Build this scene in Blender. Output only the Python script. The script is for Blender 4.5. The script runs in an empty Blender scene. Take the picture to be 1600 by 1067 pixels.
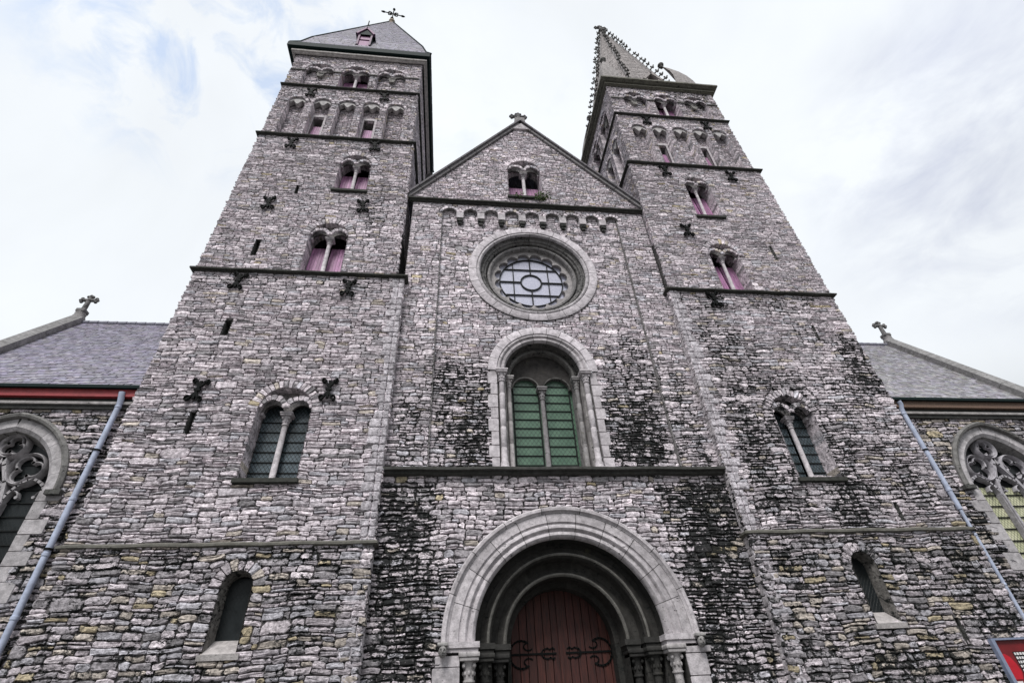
import bpy, math, random
import numpy as np
from mathutils import Matrix, Vector
random.seed(7); rng = np.random.default_rng(11)
PI = math.pi
S = bpy.context.scene
C = S.collection
# ------------------------------------------------------------ camera
D = 15.5
CAM = Vector((-3.294, -D, 1.65))
YAW, PITCH, ROLL = 0.139013, 0.654517, -0.0586023
fw = Vector((math.sin(YAW)*math.cos(PITCH), math.cos(YAW)*math.cos(PITCH), math.sin(PITCH)))
rt = Vector((math.cos(YAW), -math.sin(YAW), 0)); up = rt.cross(fw)
r2 = math.cos(ROLL)*rt + math.sin(ROLL)*up; u2 = -math.sin(ROLL)*rt + math.cos(ROLL)*up
cam = bpy.data.cameras.new('camera'); cam.sensor_width = 36; cam.lens = 790.53/1600*36
cam.clip_start = 0.1; cam.clip_end = 5000
camo = bpy.data.objects.new('camera', cam); C.objects.link(camo); S.camera = camo
m3 = Matrix((r2, u2, -fw)).transposed()
camo.matrix_world = Matrix.Translation(CAM) @ m3.to_4x4()
def pixdir(px, py):
    return (fw + (px-800)/790.53*r2 - (py-533.5)/790.53*u2).normalized()
# ------------------------------------------------------------ light
SUN_EL, SUN_AZ = math.radians(54), math.radians(202)   # azimuth clockwise from +Y
sd = Vector((math.sin(SUN_AZ)*math.cos(SUN_EL), math.cos(SUN_AZ)*math.cos(SUN_EL), math.sin(SUN_EL)))
sun = bpy.data.lights.new('sun', 'SUN'); sun.energy = 1.5; sun.angle = math.radians(20); sun.color = (1, .98, .96)
suno = bpy.data.objects.new('sun', sun); C.objects.link(suno)
suno.rotation_euler = sd.to_track_quat('Z', 'Y').to_euler()
S.view_settings.view_transform = 'Standard'; S.view_settings.look = 'None'
S.view_settings.exposure = 1.1; S.view_settings.gamma = 1
W = bpy.data.worlds.new('World'); S.world = W; W.use_nodes = True
nt = W.node_tree; N = nt.nodes; L = nt.links
for n in list(N): N.remove(n)
def nn(nodes, t, **kw):
    n = nodes.new(t)
    for k, v in kw.items(): setattr(n, k, v)
    return n
wo = nn(N, 'ShaderNodeOutputWorld'); bg = nn(N, 'ShaderNodeBackground'); bg.inputs[1].default_value = 0.1
sky = nn(N, 'ShaderNodeTexSky', sky_type='NISHITA'); sky.sun_disc = False
sky.sun_elevation = SUN_EL; sky.sun_rotation = SUN_AZ
tc = nn(N, 'ShaderNodeTexCoord')
def wmath(op, a, b=None, c=None, clamp=False):
    n = nn(N, 'ShaderNodeMath', operation=op); n.use_clamp = clamp
    for i, x in enumerate((a, b, c)):
        if x is None: continue
        if isinstance(x, (int, float)): n.inputs[i].default_value = x
        else: L.new(x, n.inputs[i])
    return n.outputs[0]
def wlobe(d, lo, hi):
    n = nn(N, 'ShaderNodeVectorMath', operation='DOT_PRODUCT'); L.new(tc.outputs['Generated'], n.inputs[0]); n.inputs[1].default_value = d
    m = nn(N, 'ShaderNodeMapRange', interpolation_type='SMOOTHSTEP'); L.new(n.outputs['Value'], m.inputs[0])
    m.inputs[1].default_value = lo; m.inputs[2].default_value = hi
    return m.outputs[0]
def wnoise(scale, det, dist=0, off=(0, 0, 0), st=(1, 1, 1)):
    mp = nn(N, 'ShaderNodeMapping'); L.new(tc.outputs['Generated'], mp.inputs[0]); mp.inputs['Location'].default_value = off; mp.inputs['Scale'].default_value = st
    n = nn(N, 'ShaderNodeTexNoise'); L.new(mp.outputs[0], n.inputs['Vector']); n.inputs['Scale'].default_value = scale; n.inputs['Detail'].default_value = det; n.inputs['Distortion'].default_value = dist; n.inputs['Roughness'].default_value = .6
    return n.outputs['Fac']
gap = wmath('MULTIPLY', wlobe(pixdir(310, 0), .958, .995), wmath('MULTIPLY', wmath('SUBTRACT', wnoise(11, 8, .7, (2.6, 1, 4)), .45), 5.0, clamp=True), clamp=True)
gap2 = wmath('MULTIPLY', wlobe(pixdir(760, 200), .965, .999), wmath('MULTIPLY', wmath('SUBTRACT', wnoise(9, 7, .5, (5, 1, 1)), .52), 2.5, clamp=True), clamp=True)
gap = wmath('MAXIMUM', gap, wmath('MULTIPLY', gap2, .5))
gr = wmath('MULTIPLY', wlobe(pixdir(1560, 230), .955, .998), wmath('MULTIPLY', wmath('SUBTRACT', wnoise(4.2, 6, .4, (3.3, 7, 1), (1, 1, 2.2)), .40), 4.0, clamp=True), clamp=True)
sz = nn(N, 'ShaderNodeSeparateXYZ'); L.new(tc.outputs['Generated'], sz.inputs[0])
hz = nn(N, 'ShaderNodeMapRange', interpolation_type='SMOOTHSTEP'); L.new(sz.outputs[2], hz.inputs[0])   # overcast sky dims towards the horizon
for i_, x_ in enumerate((.05, .46, .20, 1.0)): hz.inputs[i_+1].default_value = x_
br = wmath('MULTIPLY', wmath('MULTIPLY_ADD', wnoise(1.7, 5, .3, (9, 2, 5)), .36, .84), hz.outputs[0])
mixc = nn(N, 'ShaderNodeMix', data_type='RGBA'); L.new(gr, mixc.inputs[0])
mixc.inputs[6].default_value = (4.25, 4.44, 4.64, 1); mixc.inputs[7].default_value = (3.05, 3.24, 3.78, 1)
mulc = nn(N, 'ShaderNodeMix', data_type='RGBA', blend_type='MULTIPLY'); mulc.inputs[0].default_value = 1
L.new(mixc.outputs[2], mulc.inputs[6]); L.new(br, mulc.inputs[7])
skym = nn(N, 'ShaderNodeMix', data_type='RGBA', blend_type='MULTIPLY'); skym.inputs[0].default_value = 1
L.new(sky.outputs[0], skym.inputs[6]); skym.inputs[7].default_value = (1.5, 1.55, 1.5, 1)
mixs = nn(N, 'ShaderNodeMix', data_type='RGBA'); L.new(wmath('MULTIPLY', gap, .48), mixs.inputs[0])
L.new(mulc.outputs[2], mixs.inputs[6]); L.new(skym.outputs[2], mixs.inputs[7])
L.new(mixs.outputs[2], bg.inputs[0]); L.new(bg.outputs[0], wo.inputs[0])

# ------------------------------------------------------------ materials
def mat(name):
    m = bpy.data.materials.new(name); m.use_nodes = True
    return m, m.node_tree.nodes, m.node_tree.links, m.node_tree.nodes['Principled BSDF']
def noise(N, L, vec, scale, det=4, rough=.6):
    n = nn(N, 'ShaderNodeTexNoise'); n.inputs['Scale'].default_value = scale; n.inputs['Detail'].default_value = det; n.inputs['Roughness'].default_value = rough
    if vec is not None: L.new(vec, n.inputs['Vector'])
    return n.outputs['Fac']
def mrange(N, L, v, a, b, c, d, smooth=False):
    m = nn(N, 'ShaderNodeMapRange'); 
    if smooth: m.interpolation_type = 'SMOOTHSTEP'
    L.new(v, m.inputs[0])
    for i, x in enumerate((a, b, c, d)): m.inputs[i+1].default_value = x
    return m.outputs[0]
def mth(N, L, op, a, b, clamp=False):
    n = nn(N, 'ShaderNodeMath', operation=op); n.use_clamp = clamp
    for i, x in enumerate((a, b)):
        if isinstance(x, (int, float)): n.inputs[i].default_value = x
        else: L.new(x, n.inputs[i])
    return n.outputs[0]
def mixrgb(N, L, f, a, b, bt='MIX'):
    n = nn(N, 'ShaderNodeMix', data_type='RGBA', blend_type=bt)
    if isinstance(f, (int, float)): n.inputs[0].default_value = f
    else: L.new(f, n.inputs[0])
    for i, x in ((6, a), (7, b)):
        if isinstance(x, tuple): n.inputs[i].default_value = x
        else: L.new(x, n.inputs[i])
    return n.outputs[2]
def masonry(name, bump=.5, bscale=22, mott=.45, rough=.88, stained=True):
    m, N, L, B = mat(name)
    at = nn(N, 'ShaderNodeAttribute', attribute_name='Col'); ge = nn(N, 'ShaderNodeNewGeometry'); P = ge.outputs['Position']
    n1 = noise(N, L, P, 5.5 if not stained or mott < .4 else 9, 6); n2 = noise(N, L, P, 30, 4, .7)
    f = mth(N, L, 'MULTIPLY', mrange(N, L, n1, .3, .7, 1-mott, 1+mott), mrange(N, L, n2, .25, .75, 1-mott*.7, 1+mott*.7))
    cr = nn(N, 'ShaderNodeCombineColor')
    for i in range(3): L.new(f, cr.inputs[i])
    col = mixrgb(N, L, 1., at.outputs['Color'], cr.outputs[0], 'MULTIPLY')
    # lichen
    n3 = noise(N, L, P, 1.7, 6, .7)
    col = mixrgb(N, L, mrange(N, L, n3, .60, .74, 0, .55, True), col, (.085, .083, .055, 1))
    if stained:
        mp = nn(N, 'ShaderNodeMapping'); mp.inputs['Scale'].default_value = (1, 1, 1.7); L.new(P, mp.inputs[0])
        ns = noise(N, L, mp.outputs[0], 4.6, 7, .72)
        ns2 = noise(N, L, mp.outputs[0], 15, 5, .7)
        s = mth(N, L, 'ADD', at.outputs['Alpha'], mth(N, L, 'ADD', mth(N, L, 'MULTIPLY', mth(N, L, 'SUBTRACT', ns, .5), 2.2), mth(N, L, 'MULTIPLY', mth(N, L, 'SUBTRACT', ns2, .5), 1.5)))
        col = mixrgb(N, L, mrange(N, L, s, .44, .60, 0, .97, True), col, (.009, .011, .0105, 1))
    L.new(col, B.inputs['Base Color']); B.inputs['Roughness'].default_value = rough; B.inputs['Specular IOR Level'].default_value = .25
    bp = nn(N, 'ShaderNodeBump'); bp.inputs['Strength'].default_value = bump; bp.inputs['Distance'].default_value = .03
    hb = mth(N, L, 'ADD', noise(N, L, P, bscale, 5, .65), mth(N, L, 'MULTIPLY', noise(N, L, P, bscale*.3, 3), 1.3))
    L.new(hb, bp.inputs['Height']); L.new(bp.outputs[0], B.inputs['Normal'])
    return m
M = {}
M['stone'] = masonry('rubble_stone', 1.0, 15, .58)
M['ashlar'] = masonry('dressed_stone', .4, 30, .32)
M['slate'] = masonry('slate', .25, 14, .22, .5, stained=False)
def simple(name, col, rough=.6, metal=0, var=.2, scale=12, bump=0):
    m, N, L, B = mat(name); ge = nn(N, 'ShaderNodeNewGeometry')
    n = noise(N, L, ge.outputs['Position'], scale, 5)
    a = tuple(c*(1-var) for c in col)+(1,); b = tuple(min(1, c*(1+var)) for c in col)+(1,)
    L.new(mixrgb(N, L, mrange(N, L, n, .3, .7, 0, 1), a, b), B.inputs['Base Color'])
    B.inputs['Roughness'].default_value = rough; B.inputs['Metallic'].default_value = metal; B.inputs['Specular IOR Level'].default_value = .5 if max(col) > .05 else .08
    if bump:
        bp = nn(N, 'ShaderNodeBump'); bp.inputs['Strength'].default_value = bump; bp.inputs['Distance'].default_value = .02
        L.new(n, bp.inputs['Height']); L.new(bp.outputs[0], B.inputs['Normal'])
    return m
M['iron'] = simple('black_iron', (.008, .009, .009), .7, 0)
M['pipe'] = simple('pale_blue_paint', (.42, .47, .60), .5, 0, .22, 5)
M['redpaint'] = simple('red_paint', (.30, .035, .04), .5, 0, .25, 5)
M['gutter'] = simple('dark_zinc', (.012, .022, .022), .65, 0)
M['leaf'] = simple('leaf', (.06, .10, .02), .6, 0, .5, 20)
M['signred'] = simple('poster_red', (.45, .012, .025), .35, 0, .15, 3)
M['signred2'] = simple('poster_dark_red', (.16, .012, .015), .35, 0, .2, 3)
M['white'] = simple('white_print', (.7, .68, .68), .5, 0, .1)
M['black'] = simple('black_print', (.02, .02, .022), .5, 0, .1)
M['signframe'] = simple('grey_metal_frame', (.25, .29, .40), .4, .3, .1)
M['paving'] = simple('cobble_paving', (.085, .083, .08), .8, 0, .4, 3, .6)
M['lead'] = simple('lead_came', (.02, .022, .022), .6, .2)
def wood(name, col, var=.4, stretch=.25, rough=.65):
    m, N, L, B = mat(name); at = nn(N, 'ShaderNodeAttribute', attribute_name='Col'); ge = nn(N, 'ShaderNodeNewGeometry')
    mp = nn(N, 'ShaderNodeMapping'); mp.inputs['Scale'].default_value = (9, 9, stretch*3); L.new(ge.outputs['Position'], mp.inputs[0])
    n = noise(N, L, mp.outputs[0], 3, 6)
    a = tuple(c*(1-var) for c in col)+(1,); b = tuple(min(1, c*(1+var)) for c in col)+(1,)
    c = mixrgb(N, L, mrange(N, L, n, .3, .7, 0, 1), a, b)
    L.new(mixrgb(N, L, 1., c, at.outputs['Color'], 'MULTIPLY'), B.inputs['Base Color']); B.inputs['Roughness'].default_value = rough
    return m
M['pink'] = wood('mauve_painted_wood', (.36, .17, .31), .4)
M['door'] = wood('red_brown_door_wood', (.062, .0145, .010), .65)
M['brownboard'] = wood('weathered_brown_wood', (.16, .10, .07), .6, 8)
def glass(name, col, col2, cell=.13, lw=.07, rough=.18, lat=True, spec=.5, scale=2.5):
    m, N, L, B = mat(name); ge = nn(N, 'ShaderNodeNewGeometry'); sx = nn(N, 'ShaderNodeSeparateXYZ'); L.new(ge.outputs['Position'], sx.inputs[0])
    n = noise(N, L, ge.outputs['Position'], scale, 3)
    c = mixrgb(N, L, mrange(N, L, n, .35, .65, 0, 1), col+(1,), col2+(1,))
    if lat:
        def line(sign):
            q = mth(N, L, 'ADD', mth(N, L, 'MULTIPLY', sx.outputs[0], sign/cell), mth(N, L, 'MULTIPLY', sx.outputs[2], .72/cell))
            fr = mth(N, L, 'ABSOLUTE', mth(N, L, 'SUBTRACT', mth(N, L, 'FRACT', q, 0), .5), 0)
            return mth(N, L, 'LESS_THAN', fr, lw)
        l = mth(N, L, 'MAXIMUM', line(1.), line(-1.))
        c = mixrgb(N, L, l, c, (.015, .018, .018, 1))
        bp = nn(N, 'ShaderNodeBump'); bp.inputs['Strength'].default_value = .5; bp.inputs['Distance'].default_value = .01
        L.new(mth(N, L, 'ADD', l, n), bp.inputs['Height']); L.new(bp.outputs[0], B.inputs['Normal'])
    L.new(c, B.inputs['Base Color']); B.inputs['Roughness'].default_value = rough; B.inputs['Specular IOR Level'].default_value = spec
    return m
M['glass_dark'] = glass('dark_leaded_glass', (.04, .055, .062), (.10, .13, .15), rough=.22)
M['glass_black'] = glass('unlit_leaded_glass', (.006, .008, .009), (.02, .024, .026), .11, rough=.3, spec=.3)
M['glass_green'] = glass('green_leaded_glass', (.062, .125, .082), (.10, .18, .122), .16, .045, rough=.3)
M['glass_yellow'] = glass('yellow_green_leaded_glass', (.46, .48, .30), (.66, .65, .46), .13, .06, rough=.3)
M['glass_rose'] = glass('frosted_mauve_glass', (.40, .41, .52), (.56, .56, .66), lat=False, rough=.35, scale=16)

# ------------------------------------------------------------ mesh builder
class MB:
    def __init__(s): s.v = []; s.f = []; s.c = []; s.n = 0
    def add(s, v, f, c):
        v = np.asarray(v, float).reshape(-1, 3); k = len(v)
        c = np.asarray(c, float)
        if c.ndim == 1: c = np.tile(c, (k, 1))
        if c.shape[1] == 3: c = np.hstack([c, np.zeros((k, 1))])
        s.v.append(v); s.c.append(c)
        for a in (f if isinstance(f, list) else [f]):
            a = np.asarray(a, int)
            if a.ndim == 1: a = a[None, :]
            s.f.append(a+s.n)
        s.n += k
    def build(s, name, material, parent=None, smooth=None, loc=None):
        me = bpy.data.meshes.new(name)
        V = np.concatenate(s.v); Cc = np.concatenate(s.c)
        tot = np.concatenate([np.full(len(a), a.shape[1]) for a in s.f]); lv = np.concatenate([a.ravel() for a in s.f])
        me.vertices.add(len(V)); me.vertices.foreach_set('co', V.astype(np.float32).ravel())
        me.loops.add(len(lv)); me.loops.foreach_set('vertex_index', lv.astype(np.int32))
        me.polygons.add(len(tot)); st = np.concatenate([[0], np.cumsum(tot)[:-1]])
        me.polygons.foreach_set('loop_start', st.astype(np.int32)); me.polygons.foreach_set('loop_total', tot.astype(np.int32))
        me.update(calc_edges=True); me.validate()
        at = me.attributes.new('Col', 'FLOAT_COLOR', 'POINT'); at.data.foreach_set('color', Cc.astype(np.float32).ravel())
        if smooth is not None:
            me.polygons.foreach_set('use_smooth', np.ones(len(tot), bool))
            try: me.set_sharp_from_angle(angle=math.radians(smooth))
            except Exception: pass
        else: me.polygons.foreach_set('use_smooth', np.zeros(len(tot), bool))
        me.materials.append(material)
        o = bpy.data.objects.new(name, me); C.objects.link(o)
        if parent is not None:
            o.parent = parent; 
            if parent.type == 'EMPTY': o.matrix_parent_inverse = Matrix.Translation(-parent.location)
        return o
def thing(name, label, cat, loc, group=None):
    o = bpy.data.objects.new(name, None); C.objects.link(o); o.location = loc; o.empty_display_size = .5
    o['label'] = label; o['category'] = cat
    if group: o['group'] = group
    return o
def tag(o, label, cat, group=None):
    o['label'] = label; o['category'] = cat
    if group: o['group'] = group
    return o
# ---- faces: maps (u, v, outward d) to the world
class Face:
    def __init__(s, fn, flip=False): s.fn = fn; s.flip = flip
    def __call__(s, u, v, d):
        u, v, d = np.broadcast_arrays(np.asarray(u, float), np.asarray(v, float), np.asarray(d, float))
        return np.stack(s.fn(u, v, d), -1)
def front(y): return Face(lambda u, v, d: (u, y-d, v))
def sideE(x): return Face(lambda u, v, d: (x+d, u, v))            # faces +X
def sideW(x): return Face(lambda u, v, d: (x-d, u, v), True)      # faces -X
def polar(F, cx, cz, rm): return Face(lambda u, v, d: tuple(np.moveaxis(F(cx+v*np.cos(u/rm), cz+v*np.sin(u/rm), d), -1, 0)), not F.flip)
def plane(O, U, V):
    O, U, V = Vector(O), Vector(U).normalized(), Vector(V).normalized(); Nn = U.cross(V)
    return Face(lambda u, v, d: tuple(O[i]+U[i]*u+V[i]*v+Nn[i]*d for i in range(3)))
def fl(F, a): return a[:, ::-1] if F.flip else a
# ---- colours and stains
def vnoise(x, y, seed=0):
    xi = np.floor(x).astype(int); yi = np.floor(y).astype(int); xf = x-xi; yf = y-yi
    def h(a, b):
        k = (a*374761393+b*668265263+seed*974711) & 0xffffffff
        k = ((k ^ (k >> 13))*1274126177) & 0xffffffff
        return ((k ^ (k >> 16)) & 0xffff)/65535.
    sx = xf*xf*(3-2*xf); sy = yf*yf*(3-2*yf)
    return (h(xi, yi)*(1-sx)+h(xi+1, yi)*sx)*(1-sy)+(h(xi, yi+1)*(1-sx)+h(xi+1, yi+1)*sx)*sy
def fbm(x, y, seed=0): return (vnoise(x, y, seed)+.5*vnoise(2.1*x, 2.1*y, seed+1)+.25*vnoise(4.3*x, 4.3*y, seed+2))/1.75
ZONES = [  # x0 x1 z0 z1 strength softness : soot on the facade
    (-5.7, -3.5, -1, 8.3, .62, .9), (-3.9, -2.4, -1, 5.8, .55, 1.0), (3.5, 6.3, -1, 8.3, .62, .9), (2.4, 3.9, -1, 5.8, .52, 1.0), (4.2, 5.4, 5.5, 8.3, .50, .5), (-2.4, 3, 6.6, 8.3, .22, .6),
    (-4.3, -1.6, 8.2, 13.2, .58, 1.6), (2.0, 4.8, 8.2, 14.0, .60, 1.6), (2.8, 4.6, 12, 14.6, .42, .8), (-5.5, -4.2, 8.3, 11.4, .50, .8), (4.7, 6.0, 8.3, 12.6, .48, .9), (-4.3, 4.7, 8.3, 9.5, .4, .6),
    (6.2, 9.4, 6.3, 15, .49, 1.6), (8.5, 13.7, 6.3, 13, .42, 1.8), (12.5, 14, 11.2, 14.6, .58, .7), (10.3, 12.7, 6.8, 8.2, .50, .8), (9.0, 10.7, 6.2, 8.1, .56, .6), (10, 13.5, 12, 15.5, .3, 1.2),
    (6.2, 13.9, -1, 6.3, .43, .8), (8.0, 13.9, -1, 3.3, .54, 1.0), (-13.9, -6.0, 5.2, 6.3, .46, .6), (-13.9, -6.0, -1, 5.8, .36, 1.0), (-13.9, -12, 3, 6.2, .42, 1.5), (-8, -6, 3.5, 5.8, .42, .8), (-6.2, -5.5, -1, 3.5, .2, .4),
    (6.0, 13.9, 15.4, 16.8, .38, .7), (-13.9, -5.6, 15.8, 16.8, .34, .6), (-21, -13.9, -1, 11, .42, .5), (13.9, 21, -1, 11.2, .44, .5), (6.2, 14, 33.4, 36, .36, .9), (-14, -6, 30.5, 36, .22, .8), (-9, -5.6, 18, 24, .24, 1.5)]
def stain(x, z):
    s = np.full(np.shape(x), .13)
    for a, b, c, d, k, so in ZONES:
        wx = np.clip((x-a)/so+.5, 0, 1)*np.clip((b-x)/so+.5, 0, 1); wz = np.clip((z-c)/so+.5, 0, 1)*np.clip((d-z)/so+.5, 0, 1)
        s = np.maximum(s, k*wx*wz)
    return s+(fbm(x*1.1+7, z*.32+3, 5)-.5)*(.22+s*.55)+(fbm(x*2.6, z*2.2, 8)-.5)*s*.5
PAL = np.array([(.40, .368, .378), (.44, .405, .415), (.345, .322, .332), (.35, .345, .36), (.28, .266, .272), (.50, .46, .468), (.37, .335, .29), (.34, .295, .20), (.21, .202, .204)])
PW = np.array([.24, .2, .15, .09, .11, .12, .04, .004, .046])
PWLOW = np.array([.10, .07, .15, .19, .15, .06, .16, .05, .07])
def stonecol(x, z, n):
    low = np.clip((6.6-z)/.8, 0, 1)*np.clip((np.abs(x)-5.2)/.5, 0, 1)*.9+np.clip((np.abs(x)-13.8)/.5, 0, 1)*.7*(z < 12)
    pick = rng.random(n); a = np.searchsorted(np.cumsum(PW), pick*.9999); b = np.searchsorted(np.cumsum(PWLOW), pick*.9999)
    k = np.where(rng.random(n) < low, b, a); k = np.clip(k, 0, len(PAL)-1)
    c = PAL[k]*np.array([[1.40, 1.372, 1.42]])*(rng.uniform(.74, 1.18, (n, 1)))*(1-.12*low[:, None])
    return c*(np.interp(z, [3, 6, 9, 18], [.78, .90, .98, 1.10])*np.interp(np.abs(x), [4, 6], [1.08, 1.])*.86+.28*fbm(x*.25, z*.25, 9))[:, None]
def wave(u, v): return .5*np.sin(1.1*u+.55*v+1)+.35*np.sin(2.3*u-.8*v+2)+.3*np.sin(4.1*u+1.3*v)+.22*np.sin(9.3*u-2.1*v+.7)+.16*np.sin(15.7*u+3.3*v)
# ---- openings
class Op:
    def __init__(s, kind, cx, r, zb, zs, t=0, e=0): s.k, s.cx, s.r, s.zb, s.zs, s.t, s.e = kind, cx, r, zb, zs, t, e
    def half(s, v, pad=0):
        if s.k == 'rect': return s.r if s.zb < v < s.zs else None
        if s.k == 'circ':
            R = s.r+pad*s.t; q = R*R-(v-s.zs)**2
            return math.sqrt(q) if q > 0 else None
        if v < s.zb: return None
        if v <= s.zs: return s.r+pad*s.e*0
        R = s.r+pad*s.t
        if s.k == 'arch':
            q = R*R-(v-s.zs)**2; return math.sqrt(q) if q > 0 else None
        if s.k == 'pointed':
            q = (R+s.e)**2-(v-s.zs)**2
            if q <= 0: return None
            h = math.sqrt(q)-s.e; return h if h > 0 else None
    def span(s, v, pad=0):
        h = s.half(v, pad); return None if h is None else (s.cx-h, s.cx+h)
    def path(s, n=20, block=.2, r=None):
        r = s.r if r is None else r; P = []
        k = max(1, int((s.zs-s.zb)/block))
        for i in range(k): P.append((s.cx-r, s.zb+(s.zs-s.zb)*i/k))
        if s.k == 'pointed':
            A = math.acos(s.e/(r+s.e))
            for i in range(n+1): a = A*i/n; P.append((s.cx+s.e-(r+s.e)*math.cos(a), s.zs+(r+s.e)*math.sin(a)))
            for i in range(n-1, -1, -1): a = A*i/n; P.append((s.cx-s.e+(r+s.e)*math.cos(a), s.zs+(r+s.e)*math.sin(a)))
        else:
            for i in range(n+1): a = PI-PI*i/n; P.append((s.cx+r*math.cos(a), s.zs+r*math.sin(a)))
        for i in range(k-1, -1, -1): P.append((s.cx+r, s.zb+(s.zs-s.zb)*i/k))
        return P
def minus(iv, cuts):
    for c in cuts:
        if c is None: continue
        o = []
        for a, b in iv:
            if c[1] <= a or c[0] >= b: o.append((a, b)); continue
            if c[0] > a: o.append((a, c[0]))
            if c[1] < b: o.append((c[1], b))
        iv = o
    return iv
def blocks(mb, F, st, rel=(.010, .042), gap=.012, base=-.06, cut=.3, jit=.012, col=None, stn=None, tilt=.05, wav=.0, core=.022, b2=.034, edge_dirt=1.):
    st = np.asarray(st, float)
    if len(st) == 0: return
    u0, u1, v0, v1 = (st[:, i] for i in range(4)); n = len(st)
    g = gap/2; u0 = u0+g; u1 = u1-g; v0 = v0+g; v1 = v1-g
    w = u1-u0; h = v1-v0; c = np.minimum(w, h)[:, None]*rng.uniform(min(.08, cut*.5), cut, (n, 4))
    Z = np.zeros(n)
    U = np.stack([c[:, 0], w*rng.uniform(.35, .65, n), w-c[:, 1], w, w, w-c[:, 2], w*rng.uniform(.35, .65, n), c[:, 3], Z, Z], 1)
    Vv = np.stack([Z, Z, Z, c[:, 1], h-c[:, 2], h, h, h, h-c[:, 3], c[:, 0]], 1)
    j = np.minimum(jit, h*.16)[:, None]
    U = U+rng.uniform(-1, 1, U.shape)*j; Vv = Vv+rng.uniform(-1, 1, U.shape)*j
    U = U+u0[:, None]; Vv = Vv+v0[:, None]
    uc = ((u0+u1)/2)[:, None]; vc = ((v0+v1)/2)[:, None]
    R = rng.uniform(rel[0], rel[1], n)[:, None]
    if edge_dirt == 1.: R = R*np.interp(F(u0, v0, 0)[:, 2], [7, 15, 24], [1., .72, .55])[:, None]; core = core*float(np.interp(F(u0, v0, 0)[:, 2].mean(), [7, 15, 24], [1, .8, .5]))
    def ring(inset, dd):
        m = np.minimum(inset, .3*np.minimum(w, h))[:, None]
        fu = 1-2*m/np.maximum(w, .02)[:, None]; fv = 1-2*m/np.maximum(h, .02)[:, None]
        return uc+(U-uc)*fu, vc+(Vv-vc)*fv, dd
    tu = rng.normal(0, tilt, n)[:, None]; tv = rng.normal(0, tilt, n)[:, None]
    r0 = ring(0, np.full(U.shape, base)); r1 = ring(b2*.25, np.broadcast_to(R*.6, U.shape)); r2_ = ring(b2, R+0*U)
    r2_ = (r2_[0], r2_[1], R+tu*(r2_[0]-uc)+tv*(r2_[1]-vc)+rng.normal(0, core*.35, U.shape))
    ce = (uc+rng.uniform(-.25, .25, (n, 1))*w[:, None], vc+rng.uniform(-.25, .25, (n, 1))*h[:, None], R+rng.uniform(-core*.5, core, (n, 1)))
    Ua = np.concatenate([r0[0], r1[0], r2_[0], ce[0]], 1); Va = np.concatenate([r0[1], r1[1], r2_[1], ce[1]], 1); Da = np.concatenate([r0[2], r1[2], r2_[2], ce[2]], 1)
    if wav: Va = Va+wav*wave(Ua, Va)
    P = F(Ua, Va, Da)                                  # n,31,3
    x = P[:, 30, 0]; y = P[:, 30, 1]; z = P[:, 30, 2]
    cc = stonecol(x, z, n) if col is None else col(n)
    cc = np.repeat(cc[:, None, :], 31, 1)
    sv = (stain if stn is None else stn)(P[..., 0]+0*P[..., 1], P[..., 2])
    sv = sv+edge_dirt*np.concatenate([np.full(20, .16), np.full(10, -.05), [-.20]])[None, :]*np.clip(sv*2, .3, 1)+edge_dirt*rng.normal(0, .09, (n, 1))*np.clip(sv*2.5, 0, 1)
    K = 10; i = np.arange(K); q = (i+1) % K
    fr = np.concatenate([np.stack([i, q, q+K, i+K], 1), np.stack([i+K, q+K, q+2*K, i+2*K], 1)])
    ft = np.stack([i+2*K, q+2*K, np.full(K, 30)], 1)
    off = (np.arange(n)*31)[:, None, None]
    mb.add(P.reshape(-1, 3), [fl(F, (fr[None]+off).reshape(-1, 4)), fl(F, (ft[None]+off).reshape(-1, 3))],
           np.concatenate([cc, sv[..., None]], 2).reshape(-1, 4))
def lay(mb, F, u0, u1, v0, v1, ops=(), h=(.12, .26), ln=(.24, .72), clip=None, free=(0, 0), wav=.042, split=None, jit=.022, cut=.38, **kw):
    """random rubble: bands cut into cells, each cell into one to three uneven layers of stones"""
    st = []; v = v0; hm = (h[0]+h[1])/2*(.84 if v0 < 6 else .77 if v0 < 15 else .64); ln = (ln[0]*.78, ln[1]*.78) if v0 > 15 else ln; lm = (ln[0]+ln[1])/2
    while v < v1-.03:
        H = hm*random.uniform(1.55, 2.3)
        if v+H > v1-hm*.8: H = v1-v
        vm = v+H/2
        bounds = [(u0, u1)] if clip is None else [clip(vm)]
        if bounds[0][1] <= bounds[0][0]: v += H; continue
        A0, B0 = bounds[0]; u = A0-random.uniform(0, .6)
        while u < B0:
            w = lm*random.uniform(1.1, 2.6); k = random.choice((2, 2, 2, 2, 2, 3, 3)) if random.random() > .02 else 1
            if split == 0: k = 2
            if k == 1: w = lm*random.uniform(1.3, 1.8)
            if k == 1: hs = [H]
            else:
                q = np.array([random.uniform(.6, 1.4) for _ in range(k)]); hs = list(q/q.sum()*H)
            vv = v
            for hh in hs:
                m = vv+hh/2
                bb = [(max(u, A0), min(u+w, B0))] if clip is None else [(max(u, clip(m)[0]), min(u+w, clip(m)[1]))]
                iv = minus([t for t in bb if t[1] > t[0]], [o.span(m, 1) for o in ops])
                for a, b in iv:
                    ua = a-(random.uniform(-.0, .09) if (free[0] and a <= A0+1e-6) else 0); be = b+(random.uniform(0, .09) if (free[1] and b >= B0-1e-6) else 0)
                    while ua < be-.03:
                        l = random.uniform(*ln)*(.7+.3*hh/hm)*(1 if k > 1 else 2)
                        if be-ua-l < ln[0]*.55: l = be-ua
                        st.append((ua, ua+l, vv, vv+hh)); ua += l
                vv += hh
            u += w
        v += H
    blocks(mb, F, st, wav=wav, jit=jit, cut=cut, **kw)
MORTAR = (.12, .112, .112)
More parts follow.
